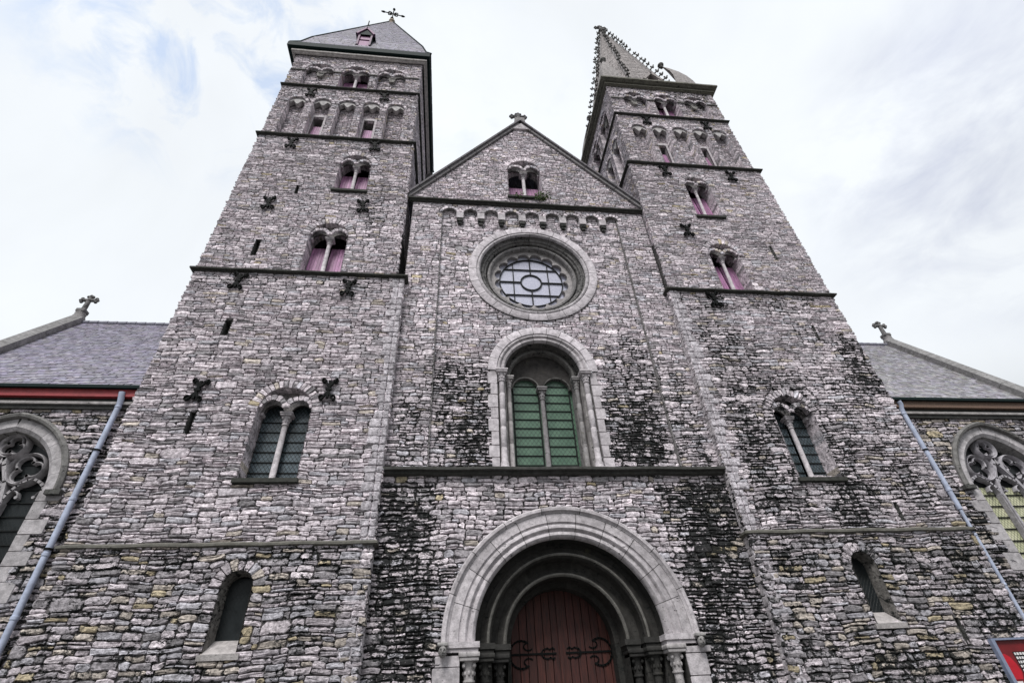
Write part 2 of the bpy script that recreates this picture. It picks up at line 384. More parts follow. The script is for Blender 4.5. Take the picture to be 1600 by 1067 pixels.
def quad(mb, F, u0, u1, v0, v1, d, c): mb.add(F([u0, u1, u1, u0], [v0, v0, v1, v1], d), fl(F, np.array([[0, 1, 2, 3]])), c)
def backing(mb, F, u0, u1, v0, v1, ops=(), clip=None, d=-.035, step=.08, c=MORTAR, pad=0):
    us = []; vs = []
    n = max(1, int((v1-v0)/step)); prev = None; start = v0
    rows = []
    for i in range(n):
        a = v0+(v1-v0)*i/n; b = v0+(v1-v0)*(i+1)/n; vm = (a+b)/2
        iv = [(u0, u1)] if clip is None else [clip(vm)]
        iv = minus([q for q in iv if q[1] > q[0]], [o.span(vm, pad) for o in ops])
        if rows and rows[-1][2] == iv: rows[-1][1] = b
        else: rows.append([a, b, iv])
    V = []; Fc = []
    for a, b, iv in rows:
        for p, q in iv:
            k = len(V)*4; V.append(F([p, q, q, p], [a, a, b, b], d)); Fc.append([k, k+1, k+2, k+3])
    if not V: return
    V = np.concatenate(V); sv = stain(V[:, 0], V[:, 2])+.12
    mb.add(V, fl(F, np.array(Fc)), np.hstack([np.tile(c, (len(V), 1)), sv[:, None]]))
def tunnel(mb, F, path, d0, d1, cols=None, jit=.012, closed=False, sub=2, stn=.2, inner=None):
    n = len(path); rr = range(n if closed else n-1)
    for i in rr:
        a = path[i]; b = path[(i+1) % n]; ia = (inner or path)[i]; ib = (inner or path)[(i+1) % n]
        c = (stonecol(np.array([0.]), np.array([15.]), 1)[0]*.9 if cols is None else np.array(cols)*random.uniform(.85, 1.12))
        P = []; off = random.uniform(-jit, jit)
        for k in range(sub+1):
            t = k/sub
            for p, q in ((a, ia), (b, ib)):
                P.append(F(p[0]+(q[0]-p[0])*t, p[1]+(q[1]-p[1])*t, d0+(d1-d0)*t))
        mb.add(np.array(P), np.array([[2*k, 2*k+1, 2*k+3, 2*k+2] for k in range(sub)]), np.append(c, stn+random.uniform(-.15, .15)))
def box(mb, x0, x1, y0, y1, z0, z1, c=(.3, .29, .29), bev=0, s=.1):
    if bev == 0:
        v = [(x, y, z) for z in (z0, z1) for y in (y0, y1) for x in (x0, x1)]
        mb.add(v, np.array([[0, 2, 3, 1], [4, 5, 7, 6], [0, 1, 5, 4], [2, 6, 7, 3], [0, 4, 6, 2], [1, 3, 7, 5]]), tuple(c)+(s,)); return
    b = bev; pts = []
    for zz, i in ((z0, b), (z0+b, 0), (z1-b, 0), (z1, b)):
        pts += [(x0+i+b*(i == 0)*0, y0+i, zz), (x1-i, y0+i, zz), (x1-i, y1-i, zz), (x0+i, y1-i, zz)]
    f = []
    for k in range(3):
        for i in range(4): j = (i+1) % 4; f.append([4*k+i, 4*k+j, 4*k+4+j, 4*k+4+i])
    mb.add(pts, [np.array(f), np.array([[3, 2, 1, 0], [12, 13, 14, 15]])], tuple(c)+(s,))
def prism(mb, F, poly, d0, d1, c, s=.1):
    n = len(poly); u = np.array([p[0] for p in poly]); v = np.array([p[1] for p in poly])
    P = np.concatenate([F(u, v, d1), F(u, v, d0)]); i = np.arange(n); j = (i+1) % n
    mb.add(P, [fl(F, np.stack([i+n, j+n, j, i], 1)), fl(F, i[None]), fl(F, (i[::-1]+n)[None])], tuple(c)+(s,))
def arc(mb, F, cx, cz, prof, a0, a1, nb, seg=4, gap=.020, cols=(.36, .34, .345), var=.17, s=.12, caps=True):
    """prof: list of (radius, d); swept in nb blocks with fine joints"""
    pr = np.array(prof); k = len(pr)
    if nb > 1 and gap > 0:      # mortar bed seen in the joints
        A = np.linspace(a0, a1, nb*seg+1); P = np.concatenate([F(cx+(pr[:, 0]+.004)*math.cos(a), cz+(pr[:, 0]+.004)*math.sin(a), pr[:, 1]-.009) for a in A])
        mb.add(P, np.array([[i*k+j, (i+1)*k+j, (i+1)*k+j+1, i*k+j+1] for i in range(nb*seg) for j in range(k-1)]), (.06, .057, .055, .3))
    for b in range(nb):
        A = np.linspace(a0+(a1-a0)*b/nb, a0+(a1-a0)*(b+1)/nb, seg+1)
        g = gap/pr[:, 0].max()
        if nb > 1: A[0] += g/2*np.sign(a1-a0); A[-1] -= g/2*np.sign(a1-a0)
        P = np.concatenate([F(cx+pr[:, 0]*math.cos(a), cz+pr[:, 0]*math.sin(a), pr[:, 1]) for a in A])
        f = [[i*k+j, (i+1)*k+j, (i+1)*k+j+1, i*k+j+1] for i in range(seg) for j in range(k-1)]
        c = np.array(cols)*random.uniform(1-var, 1+var)
        fs = [np.array(f)]
        mb.add(P, fs, tuple(c)+(s+random.uniform(-.1, .14),))
def bar(mb, F, pts, w, d0, d1, c, s=.1):
    """flat bar along a polyline on a face"""
    for (a, b) in zip(pts[:-1], pts[1:]):
        t = np.array([b[0]-a[0], b[1]-a[1]]); l = np.hypot(*t)
        if l < 1e-6: continue
        t /= l; nrm = np.array([-t[1], t[0]])*w/2; e = t*w*.25
        prism(mb, F, [(a[0]-e[0]-nrm[0], a[1]-e[1]-nrm[1]), (b[0]+e[0]-nrm[0], b[1]+e[1]-nrm[1]), (b[0]+e[0]+nrm[0], b[1]+e[1]+nrm[1]), (a[0]-e[0]+nrm[0], a[1]-e[1]+nrm[1])], d0, d1, c, s)
def tube(mb, pts, r, c, n=10, s=.1):
    pts = [Vector(p) for p in pts]; rings = []
    rr = r if isinstance(r, (list, tuple)) else [r]*len(pts)
    for i, p in enumerate(pts):
        t = (pts[min(i+1, len(pts)-1)]-pts[max(i-1, 0)]).normalized()
        a = t.orthogonal().normalized() if abs(t.z) < .9 else Vector((1, 0, 0)); a = (a-t*a.dot(t)).normalized(); b = t.cross(a)
        rings.append([p+(a*math.cos(q)+b*math.sin(q))*rr[i] for q in np.linspace(0, 2*PI, n, endpoint=False)])
    P = [tuple(q) for R in rings for q in R]; f = []
    for i in range(len(pts)-1):
        for j in range(n): f.append([i*n+j, i*n+(j+1) % n, (i+1)*n+(j+1) % n, (i+1)*n+j])
    m = len(pts)-1
    mb.add(P, [np.array(f), np.array([list(range(n))[::-1]]), np.array([[m*n+j for j in range(n)]])], tuple(c)+(s,))
def lathe(mb, x, y, prof, c, n=14, s=.1, joints=None):
    P = []; k = len(prof)
    for r, z in prof:
        for q in range(n): P.append((x+r*math.cos(2*PI*q/n), y+r*math.sin(2*PI*q/n), z))
    f = [[i*n+j, i*n+(j+1) % n, (i+1)*n+(j+1) % n, (i+1)*n+j] for i in range(k-1) for j in range(n)]
    mb.add(P, [np.array(f), np.array([list(range(n))[::-1]]), np.array([[(k-1)*n+j for j in range(n)]])], tuple(c)+(s,))
def ball(mb, p, r, c, n=8, s=.1, sc=(1, 1, 1)):
    P = []; k = 6
    for i in range(k+1):
        th = PI*i/k
        for j in range(n):
            ph = 2*PI*j/n; P.append((p[0]+r*sc[0]*math.sin(th)*math.cos(ph), p[1]+r*sc[1]*math.sin(th)*math.sin(ph), p[2]-r*sc[2]*math.cos(th)))
    f = [[i*n+j, i*n+(j+1) % n, (i+1)*n+(j+1) % n, (i+1)*n+j] for i in range(k) for j in range(n)]
    mb.add(P, np.array(f), tuple(c)+(s,))
def voussoirs(mb, F, cx, zs, r, t, n, rel=(.03, .06), a0=0., a1=PI, **kw):
    rm = r+t/2; st = []; A = np.linspace(a0, a1, n+1)
    for i in range(n):
        st.append((A[i]*rm, A[i+1]*rm, r, r+t*random.uniform(.8, 1.1)))
    blocks(mb, polar(F, cx, zs, rm), st, rel=rel, jit=.008, cut=.2, tilt=.03, b2=.015, edge_dirt=.6, **kw)
ASH = (.48, .447, .465); DRK = (.07, .07, .066); MOSS_SHADE = (.045, .046, .041)  # mossy stone tone taken near black, with the shade of the undersides in it
def column(parent, x, y, z0, z1, r, c=ASH, cap=.34, base=.2, rings=(), name='column', s=.1, leaves=True, matn='ashlar'):
    mb = MB(); zc = z1-cap
    prof = [(r*1.75, z0), (r*1.75, z0+base*.3), (r*1.6, z0+base*.45), (r*1.35, z0+base*.55), (r*1.5, z0+base*.75), (r*1.08, z0+base)]
    for zz in rings: prof += [(r, zz-.012), (r*.955, zz-.006), (r*.955, zz+.006), (r, zz+.012)]
    prof += [(r*.96, zc-.05), (r*1.25, zc-.04), (r*1.25, zc), (r*1.02, zc+.01), (r*1.1, zc+cap*.3), (r*1.45, zc+cap*.62), (r*1.6, zc+cap*.68)]
    lathe(mb, x, y, prof, c, 14, s)
    q = r*2.0; box(mb, x-q, x+q, y-q, y+q, zc+cap*.68, zc+cap*.82, c, .01, s); q *= 1.12
    box(mb, x-q, x+q, y-q, y+q, zc+cap*.82+.002, z1, np.array(c)*1.05, .012, s)
    if leaves:
        for k in range(4):
            a = PI/4+k*PI/2; p = (x+r*1.55*math.cos(a), y+r*1.55*math.sin(a), zc+cap*.52)
            ball(mb, p, r*.42, c, 8, s, (1, 1, 1.2))
        for k in range(8):
            a = k*PI/4; ball(mb, (x+r*1.12*math.cos(a), y+r*1.12*math.sin(a), zc+cap*.25), r*.3, c, 6, s, (1, 1, 1.6))
    return mb.build(name, M[matn], parent, 50)
def planks(mb, F, u0, u1, v0, v1, d, n, tk=.03, gap=.012, top=None, slope=0):
    for i in range(n):
        a = u0+(u1-u0)*i/n; b = u0+(u1-u0)*(i+1)/n; k = random.uniform(.66, 1.15); e = random.uniform(-.006, .006)
        t0 = v1 if top is None else top((a+gap/2)); t1 = v1 if top is None else top((b-gap/2))
        P = [(a+gap/2, v0), (b-gap/2, v0), (b-gap/2, t1), (a+gap/2, t0)]
        u = np.array([p[0] for p in P]); v = np.array([p[1] for p in P]); dd = d+e+slope*(v-v0)
        Q = np.concatenate([F(u, v, dd), F(u, v, dd-tk)])
        i4 = np.arange(4); j4 = (i4+1) % 4
        mb.add(Q, [fl(F, i4[None]), fl(F, np.stack([i4+4, j4+4, j4, i4], 1))], (k, k*random.uniform(.94, 1.05), k, 0))
class Fn:
    def __init__(s, f): s.f = f
    def span(s, v, pad=0): return s.f(v)
def yof(F, d): return float(F(0, 0, d)[1])
def sill(parent, F, u0, u1, z0, z1, d0, d1, c=MOSS_SHADE):
    mb = MB(); prism(mb, F, [(u0, z0+.03), (u1, z0+.03), (u1, z1), (u0, z1)], d0, d1, c, .12); prism(mb, F, [(u0+.03, z0), (u1-.03, z0), (u1-.03, z0+.028), (u0+.03, z0+.028)], d0, d1-.04, c, .12)
    return mb.build('sill', M['ashlar'], parent)
def twin(parent, F, cx, r, zb, zs, depth=.34, fill='shutter', with_sill=True, vt=.34, label=None, cap=.3, nv=None, shut=.90, name='twin_window', pane='glass_dark', blind=False):
    op = Op('arch', cx, r, zb, zs); mb = MB()
    tunnel(mb, F, op.path(18), .03, -depth-.5, jit=.02, sub=3, stn=.22)
    r2l = r*.375; zl = zs+.07*r; dp = -depth*.66
    lights = [Op('arch', cx-r*.51, r2l, zl-.02, zl), Op('arch', cx+r*.51, r2l, zl-.02, zl)]
    backing(mb, F, cx-r, cx+r, zl, zs+r, lights, clip=lambda v: op.span(v) or (1, 0), d=dp, step=.02, c=(.24, .225, .225))
    for l in lights:
        tunnel(mb, F, l.path(12, .5), dp, dp-.09, cols=(.10, .096, .094))  # soffit shade of the small lights is put into this dark colour
        voussoirs(mb, F, l.cx, l.zs, l.r, r*.24, 7, rel=(-.012, .008), a0=.12, a1=PI-.12)
        f2 = Face(lambda u, v, d, F=F: tuple(np.moveaxis(F(u, v, d+dp), -1, 0)), F.flip)
    W_ = mb.build(name, M['stone'], parent)
    if label: W_['label'] = label
    mb = MB(); FF = Face(lambda u, v, d: tuple(np.moveaxis(F(u, v, d), -1, 0)), F.flip)
    voussoirs(mb, F, cx, zs, r, vt, nv or int(PI*(r+vt/2)/.155)); mb.build('arch_ring', M['stone'], W_)
    yc = F(cx, 0, dp-.08)
    if blind:
        mb = MB(); lay(mb, Face(lambda u, v, d: tuple(np.moveaxis(F(u, v, d-depth*.9), -1, 0)), F.flip), cx-r, cx+r, zb, zs+r*.95, clip=lambda v: op.span(v) or (1, 0))
        backing(mb, F, cx-r, cx+r, zb, zs+r, (), clip=lambda v: op.span(v) or (1, 0), d=-depth*.9-.03)
        mb.build('infill', M['stone'], W_)
        mb = MB(); q = r*.14
        prism(mb, F, [(cx-q, zl-.42), (cx+q, zl-.42), (cx+q*1.7, zl-.2), (cx+q*1.7, zl+.02), (cx-q*1.7, zl+.02), (cx-q*1.7, zl-.2)], -depth, dp+.1, (.22, .21, .2), .35)
        mb.build('corbel', M['ashlar'], W_)
    else:
        column(W_, float(yc[0]), float(yc[1]), zb+.01, zl+.02, r*.105, cap=cap, base=.16)
        # impost blocks at the jambs
        for sg in (-1, 1):
            mb = MB(); prism(mb, F, [(cx+sg*r*.985-.09*(sg > 0)*r/.8-.0, zl-.1), (cx+sg*r*.985+.09*(sg < 0)*r/.8, zl-.1), (cx+sg*r*.985+.09*(sg < 0)*r/.8, zl), (cx+sg*r*.985-.09*(sg > 0)*r/.8, zl)], dp-.2, dp+.05, ASH); mb.build('impost', M['ashlar'], W_)
        if fill == 'shutter':
            for sg in (-1, 1):
                mb = MB(); u = cx+sg*r*.5; hw = r*.46
                planks(mb, F, u-hw, u+hw, zb+.02, zb+(zl-zb)*shut+.06, -depth-.12, 6, .03, .01, slope=-.1)
                mb.build('shutter', M['pink'], W_)
        else:
            for l in lights:
                mb = MB(); o = Op('arch', l.cx, r*.46, zb, zl); backing(mb, F, l.cx-o.r, l.cx+o.r, zb, zl+o.r, (), clip=lambda v: o.span(v) or (1, 0), d=-depth-.12, step=.04, c=(1, 1, 1))
                p = mb.build('pane', M[pane], W_); mb = MB()
                z = zb+.1
                while z < zl+.1: bar(mb, F, [(l.cx-o.r, z), (l.cx+o.r, z)], .03, -depth-.13, -depth-.085, (1, 1, 1)); z += .36
                mb.build('glazing_bar', M['lead'], p)
    if with_sill: sill(W_, F, cx-r-.1, cx+r+.08, zb-.16, zb, -depth-.2, .13)
    return W_
def slit(parent, F, cx, z0, z1, w):
    mb = MB(); op = [(cx-w/2, z0), (cx-w/2, z1), (cx+w/2, z1), (cx+w/2, z0)]
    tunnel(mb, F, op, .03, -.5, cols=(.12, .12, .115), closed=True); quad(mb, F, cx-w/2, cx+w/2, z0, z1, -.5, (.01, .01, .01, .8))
    return mb.build('arrow_slit', M['stone'], parent)
def course(parent, x0, x1, y0, y1, z, h=.16, pr=.14, c=MOSS_SHADE, name='string_course', sides='fewb', s=.15):
    """moulded band around a box; profile: sloping top, vertical nose, undercut"""
    mb = MB(); prof = [(0, z+h*1.0), (pr, z+h*.62), (pr, z+h*.28), (pr*.55, z+h*.22), (pr*.5, z+.02), (0, z)]
    def loop(o): return [(x0-o, y0-o), (x1+o, y0-o), (x1+o, y1+o), (x0-o, y1+o)]
    R = []
    nx = 16
    for o, zz in prof:
        q = loop(o); ring = []
        for k in range(4):
            a, b = q[k], q[(k+1) % 4]
            for i in range(nx): t = i/nx; ring.append((a[0]+(b[0]-a[0])*t, a[1]+(b[1]-a[1])*t, zz+.012*math.sin(7*k+i*1.7)))
        R.append(ring)
    n = nx*4; P = [p for r in R for p in r]
    f = [[i*n+j, (i+1)*n+j, (i+1)*n+(j+1) % n, i*n+(j+1) % n] for i in range(len(R)-1) for j in range(n)]
    mb.add(P, np.array(f), tuple(c)+(s,))
    return mb.build(name, M['ashlar'], parent)
# ---- wall anchors: one iron mesh, copied
def anchor_mesh():
    mb = MB(); F = front(0)
    bar(mb, F, [(0, -.34), (0, .34)], .10, -.02, .07, (1, 1, 1))
    for sy in (-1, 1):
        for sx in (-1, 1):
            P = [(0, sy*.10), (sx*.10, sy*.22), (sx*.20, sy*.36), (sx*.25, sy*.42)]
            bar(mb, F, P, .085, -.02, .065, (1, 1, 1))
            Q = [(sx*(.25+.085*math.cos(t)), sy*(.36+.085*math.sin(t))) for t in np.linspace(1.4, -3.2, 9)]
            bar(mb, F, Q, .06, -.01, .075, (1, 1, 1))
    bar(mb, F, [(-.1, 0), (.1, 0)], .1, 0, .08, (1, 1, 1))
    me = mb.build('wall_anchor', M['iron']); d = me.data; bpy.data.objects.remove(me); return d
ANCH = anchor_mesh()
def anchor(parent, x, y, z, rz=0, sc=1):
    o = bpy.data.objects.new('wall_anchor', ANCH); C.objects.link(o); o.parent = parent
    o.matrix_parent_inverse = Matrix.Translation(-parent.location); o.location = (x, y, z); o.rotation_euler.z = rz; o.scale = (.82*sc, 1, sc)
    o.rotation_euler.y = random.uniform(-.12, .12)
def cross_stone(parent, x, y, z, h, axis='x', c=(.17, .165, .165), name='stone_cross', shaft=.0):
    """trefoil-ended stone cross; z is the foot of the cross head"""
    mb = MB(); w = h*.13
    def pt(a, b): return (x+a, y, z+b) if axis == 'x' else (x, y+a, z+b)
    cz = h*.6
    def arm(p, q, r0, r1): tube(mb, [pt(*p), pt(*q)], [r0, r1], c, 8, .3)
    arm((0, -shaft), (0, h*.8), w*1.05, w*.75); arm((-h*.34, cz), (h*.34, cz), w*.75, w*.75)
    for (a, b, dx, dz) in ((-h*.36, cz, -1, 0), (h*.36, cz, 1, 0), (0, h*.84, 0, 1)):
        ball(mb, pt(a+dx*h*.07, b+dz*h*.07), h*.085, c, 8, .3)
        ball(mb, pt(a+dz*h*.11, b+dx*h*.11), h*.09, c, 8, .3); ball(mb, pt(a-dz*h*.11, b-dx*h*.11), h*.09, c, 8, .3)
    ball(mb, pt(0, cz), h*.13, c, 8, .3)
    box(mb, x-w*1.6, x+w*1.6, y-w*1.6, y+w*1.6, z-shaft-.1, z-shaft+h*.12, c, .02, .3)
    return mb.build(name, M['ashlar'], parent, 50)
def slates(mb, F, u0, u1, v0, v1, rowh, wid, clip=None, col=(.23, .225, .27), tk=.02, var=.30):
    st = []; v = v0; r = 0
    P = []; Cc = []
    while v < v1:
        a, b = (u0, u1) if clip is None else clip(v+rowh*.5)
        u = a-random.uniform(0, wid)*(r % 2)
        while u < b:
            p = max(u, a); q = min(u+wid*random.uniform(.85, 1.15), b)
            if q-p > .02: st.append((p+.003, q-.003, v+random.uniform(-.01, .01), v+rowh*1.25))
            u += wid
        v += rowh; r += 1
    st = np.array(st); n = len(st); k = rng.uniform(.9, 1.25, n)*tk
    U = st[:, [0, 1, 1, 0, 0, 1]]; V = st[:, [2, 2, 3, 3, 2, 2]]
    Dd = np.stack([k+tk, k+tk, k*.2, k*.2, np.zeros(n)-.01, np.zeros(n)-.01], 1)
    X = F(U, V, Dd)
    col_ = np.array(col)[None]*rng.uniform(1-var, 1+var, (n, 1))*np.stack([np.ones(n), rng.uniform(.95, 1.04, n), rng.uniform(.94, 1.1, n)], 1)
    o = (np.arange(n)*6)[:, None]
    mb.add(X.reshape(-1, 3), np.concatenate([fl(F, np.array([[0, 1, 2, 3]])+o), fl(F, np.array([[4, 5, 1, 0]])+o)]), np.repeat(np.hstack([col_, np.zeros((n, 1))]), 6, 0))

def sub(F, dd): return Face(lambda u, v, d: tuple(np.moveaxis(F(u, v, d+dd), -1, 0)), F.flip)
# ============================================================ TOWERS
def tower(P, side):
    lab, xa, xb, xi = P['label'], P['x0'], P['x1'], P['xi']        # outer box; xi = inner edge in the upper stages
    zA, zB, zC, zL, zT = P['z']
    T = thing('church_tower', lab, 'church tower', ((xa+xb)/2, 4, 0), 'church towers beside the gabled front')
    DEP = 8.2
    F = front(0.); F0 = front(-.07); inx0, inx1 = (xa, xi) if side == 'L' else (xi, xb)
    ub0, ub1 = P['ub']                                         # belfry stages are a little narrower
    fr = (1, 1)
    tw = {k: v for k, v in P['twins'].items()}
    ops = [Op('arch', v[0], v[1], v[2], v[3], .34) for v in tw.values()]
    w1 = P['slitwin']; ops.append(Op('arch', w1[0], w1[1], w1[2], w1[3], .3))
    sl = [Op('rect', a, w/2, z0, z1) for a, z0, z1, w in P['slits']]; ops += sl
    # --- front wall
    mb = MB()
    lay(mb, F0, xa, xb, 0, zL, ops, free=fr, h=(.13, .27), ln=(.26, .7)); backing(mb, F0, xa, xb, 0, zL, ops)
    prism(mb, F, [(xa, zL-.02), (xb, zL-.02), (xb, zL), (xa, zL)], -.1, .06, MORTAR)
    lay(mb, F, xa, xb, zL, zA, ops, free=fr); backing(mb, F, xa, xb, zL, zA, ops)
    lay(mb, F, inx0, inx1, zA, zB, ops, free=fr, h=(.11, .24)); backing(mb, F, inx0, inx1, zA, zB, ops)
    # belfry with five blind arches
    zk = P['bel']; bops = [Op('arch', c, .47, zB+.1, zk-.47, .22) for c in P['belc']]
    lay(mb, F, ub0, ub1, zB, zC, bops, free=fr, h=(.11, .22), ln=(.2, .55)); backing(mb, F, ub0, ub1, zB, zC, bops)
    tops = [Op('arch', c, .86 if side == 'L' else .8, zC+.1, P['topz']-.0, .3) for c in P['topc']]
    lay(mb, F, ub0, ub1, zC, zT, tops, free=fr, h=(.11, .22), ln=(.2, .55)); backing(mb, F, ub0, ub1, zC, zT, tops)
    # --- side wall facing the nave, same stages
    inx = xi; FS = sideE(inx) if side == 'L' else sideW(inx)
    sb = 8.1
    sbops = []; stops = []
    if side == 'R':
        FSb = sideW(ub0)
        sbops = [Op('arch', c, .47, zB+.1, zk-.47, .22) for c in (1.3, 2.65, 4.0, 5.35, 6.7)]; stops = [Op('arch', c, .8, zC+.1, P['topz'], .3) for c in (1.85, 4.0, 6.15)]
    else: FSb = sideE(ub1)
    lay(mb, FS, 0, sb, 20, zB, free=fr); backing(mb, FS, 0, sb, 6, zB)
    lay(mb, FSb, 0, sb, zB, zC, sbops, free=fr, h=(.11, .24)); backing(mb, FSb, 0, sb, zB, zC, sbops)
    lay(mb, FSb, 0, sb, zC, zT, stops, free=fr, h=(.11, .24)); backing(mb, FSb, 0, sb, zC, zT, stops)
    # outer side and back
    FO = sideW(xa) if side == 'L' else sideE(xb)
    FO2 = sideW(ub0) if side == 'L' else sideE(ub1)
    lay(mb, FO, 0, sb, 0, zB, h=(.2, .34), ln=(.4, .9)); backing(mb, FO, 0, sb, 0, zB)
    lay(mb, FO2, 0, sb, zB, zT, h=(.2, .34), ln=(.4, .9)); backing(mb, FO2, 0, sb, zB, zT)
    FB = Face(lambda u, v, d: (u, sb+d, v), True)
    backing(mb, FB, xa, xb, 0, zT)
    Fl = Face(lambda u, v, d: (u, v, zT-.05+d)); quad(mb, Fl, ub0+.1, ub1-.1, .1, sb-.1, 0, MORTAR)
    FI = sideE(xb) if side == 'L' else sideW(xa)
    backing(mb, FI, 0, sb, 0, zA); Fl2 = Face(lambda u, v, d: (u, v, zA-.03+d)); quad(mb, Fl2, xa+.05, xb-.05, .05, sb-.05, 0, MORTAR)
    mb.build('wall', M['stone'], T)
    # --- quoins of the lower inner edge
    mb = MB(); e0, e1 = (xb-.42, xb) if side == 'L' else (xa, xa+.42)
    st = []; z = 0.
    while z < zA-.05:
        hh = random.uniform(.2, .36); hh = min(hh, zA-z); k = random.uniform(-.12, .2)
        if side == 'L': st += [(e0-k, e0+.24, z, z+hh), (e0+.24, e1+.02, z, z+hh)]
        else: st += [(e0-.02, e0+.18, z, z+hh), (e0+.18, e1+k, z, z+hh)]
        z += hh
    blocks(mb, sub(F, .02), st, rel=(.045, .065), gap=.007, base=-.08, cut=.2, jit=.012, tilt=.03, core=.012, stn=lambda x, z: stain(x, z)*.25,
           col=lambda n: np.array(ASH)[None]*np.array([[.98,.985,1.01]])*rng.uniform(.8, 1.15, (n, 1)))
    FN = sub(sideE(xb) if side == 'L' else sideW(xa), 0)
    st = []; z = 0.
    while z < zA-.05: hh = random.uniform(.2, .36); hh = min(hh, zA-z); st.append((-.04, .5, z, z+hh)); z += hh
    blocks(mb, FN, st, rel=(.01, .03), gap=.012, cut=.12, jit=.006, tilt=.01, core=.003, stn=lambda x, z: stain(x, z)*.3, col=lambda n: np.array(ASH)[None]*rng.uniform(.75, 1.05, (n, 1)))
    mb.build('quoin', M['stone'], T)
    # --- string courses
    course(T, xa, xb, -.03, 8.1, zL-.1, .18, .13, (.13, .125, .11))
    course(T, xa, xb, -.02, 8.1, zA-.08, .20, .16)
    course(T, inx0, inx1, -.02, 8.1, zB-.08, .18, .16)
    course(T, ub0, ub1, -.02, 8.1, zC-.08, .18, .14)
    # --- belfry blind arches
    def belfry(FF, cs, openings):
        for i, c in enumerate(cs):
            o = Op('arch', c, .47, zB+.1, zk-.47); mb = MB()
            tunnel(mb, FF, o.path(10), .03, -.42, jit=.015)
            hole = [Op('rect', c+openings[i], .29, zB+.75, zB+2.65)] if i in openings else []
            lay(mb, sub(FF, -.42), c-.47, c+.47, zB+.05, zk-.02, hole, clip=lambda v: o.span(max(v, zB+.11)) or (1, 0), h=(.11, .2), ln=(.2, .45))
            backing(mb, sub(FF, -.42), c-.47, c+.47, zB+.05, zk, hole, clip=lambda v: o.span(max(v, zB+.11)) or (1, 0))
            b = mb.build('blind_arch', M['stone'], T)
            mb = MB(); zs = zk-.47
            poly = [(c-.47, zs-.02), (c-.30, zs-.02-.12), (c-.235, zs+.16), (c-.10, zs-.12), (c, zs-.16), (c+.10, zs-.12), (c+.235, zs+.16), (c+.30, zs-.14), (c+.47, zs-.02)]
            poly = [(c-.46, zs-.02), (c-.235, zs+.20), (c-.04, zs-.13), (c+.04, zs-.13), (c+.235, zs+.20), (c+.46, zs-.02)]
            poly += [(c+.46*math.cos(t), zs+.46*math.sin(t)) for t in np.linspace(.12, PI-.12, 9)]
            prism(mb, FF, poly, -.31, -.05, (.42, .40, .40), .05); mb.build('zigzag_head', M['ashlar'], b)
            mb = MB(); voussoirs(mb, FF, c, zs, .47, .22, 9); mb.build('arch_ring', M['stone'], b)
            if i in openings:
                u = c+openings[i]; mb = MB()
                pth = [(u-.29, zB+.75), (u-.29, zB+2.65), (u+.29, zB+2.65), (u+.29, zB+.75)]
                tunnel(mb, sub(FF, -.42), pth, .03, -.55, cols=(.26, .25, .25), closed=True)
                for a, bb in (((u-.29, u-.41), (zB+.65, zB+2.7)), ((u+.29, u+.41), (zB+.65, zB+2.7))): prism(mb, FF, [(min(a), bb[0]), (max(a), bb[0]), (max(a), bb[1]), (min(a), bb[1])], -.44, -.35, ASH, .1)
                prism(mb, FF, [(u-.44, zB+2.702), (u+.44, zB+2.702), (u+.44, zB+2.9), (u-.44, zB+2.9)], -.44, -.35, ASH, .1)
                prism(mb, FF, [(u-.44, zB+.55), (u+.44, zB+.55), (u+.44, zB+.648), (u-.44, zB+.648)], -.44, -.32, ASH, .1)
                w = mb.build('louvre_opening', M['ashlar'], T)
                mb = MB(); planks(mb, FF, u-.28, u+.28, zB+.76, zB+2.15, -.50, 5, .03, .01, slope=-.1); mb.build('shutter', M['pink'], w)
    belfry(F, P['belc'], P['belo'])
    if side == 'R': belfry(FSb, (1.3, 2.65, 4.0, 5.35, 6.7), {1: .05, 3: .05})
    for i, c in enumerate(P['topc']):
        twin(T, F, c, .86 if side == 'L' else .8, zC+.12, P['topz'], .36, with_sill=False, vt=.3, blind=(i != 1), cap=.26, shut=1.02, name='twin_window' if i == 1 else 'blind_twin_arch')
    if side == 'R':
        for i, c in enumerate((1.85, 4.0, 6.15)): twin(T, FSb, c, .8, zC+.12, P['topz'], .36, with_sill=False, vt=.3, blind=(i != 1), cap=.26, shut=1.02, name='twin_window' if i == 1 else 'blind_twin_arch')
    # impost band between the arches
    zz = P['topz']-.04; rr = .86 if side == 'L' else .8
    edges = [ub0+.02]+[q for c in P['topc'] for q in (c-rr, c+rr)]+[ub1-.02]
    for a, b in zip(edges[::2], edges[1::2]): 
        mb = MB(); prism(mb, F, [(a, zz-.1), (b, zz-.1), (b, zz), (a, zz)], -.05, .09, (.16, .155, .15), .2); mb.build('impost_band', M['ashlar'], T)
    # --- windows
    for k, v in tw.items(): twin(T, F, v[0], v[1], v[2], v[3], **v[4])
    for a, z0, z1, w in P['slits']: slit(T, F0 if z1 < zL else F, a, z0, z1, w)
    # round headed slit window with splayed sill
    cx, r, zb, zs = w1; o = Op('arch', cx, r, zb, zs); mb = MB(); inn = Op('arch', cx, r*.88, zb+.34, zs)
    pa, pb = o.path(14), [(cx+(p[0]-cx)*.86, zb+.34+(p[1]-zb)*(zs-zb-.34)/(zs-zb) if p[1] < zs else zs+(p[1]-zs)*.86) for p in o.path(14)]
    tunnel(mb, F0, pa, .03, -.45, jit=.02, sub=3, inner=pb, stn=.34, cols=(.17, .16, .15))  # reveal coloured dark so the shade inside the opening is painted in
    w = mb.build('slit_window', M['stone'], T)
    mb = MB(); voussoirs(mb, F0, cx, zs, r, .32, 9); mb.build('arch_ring', M['stone'], w)
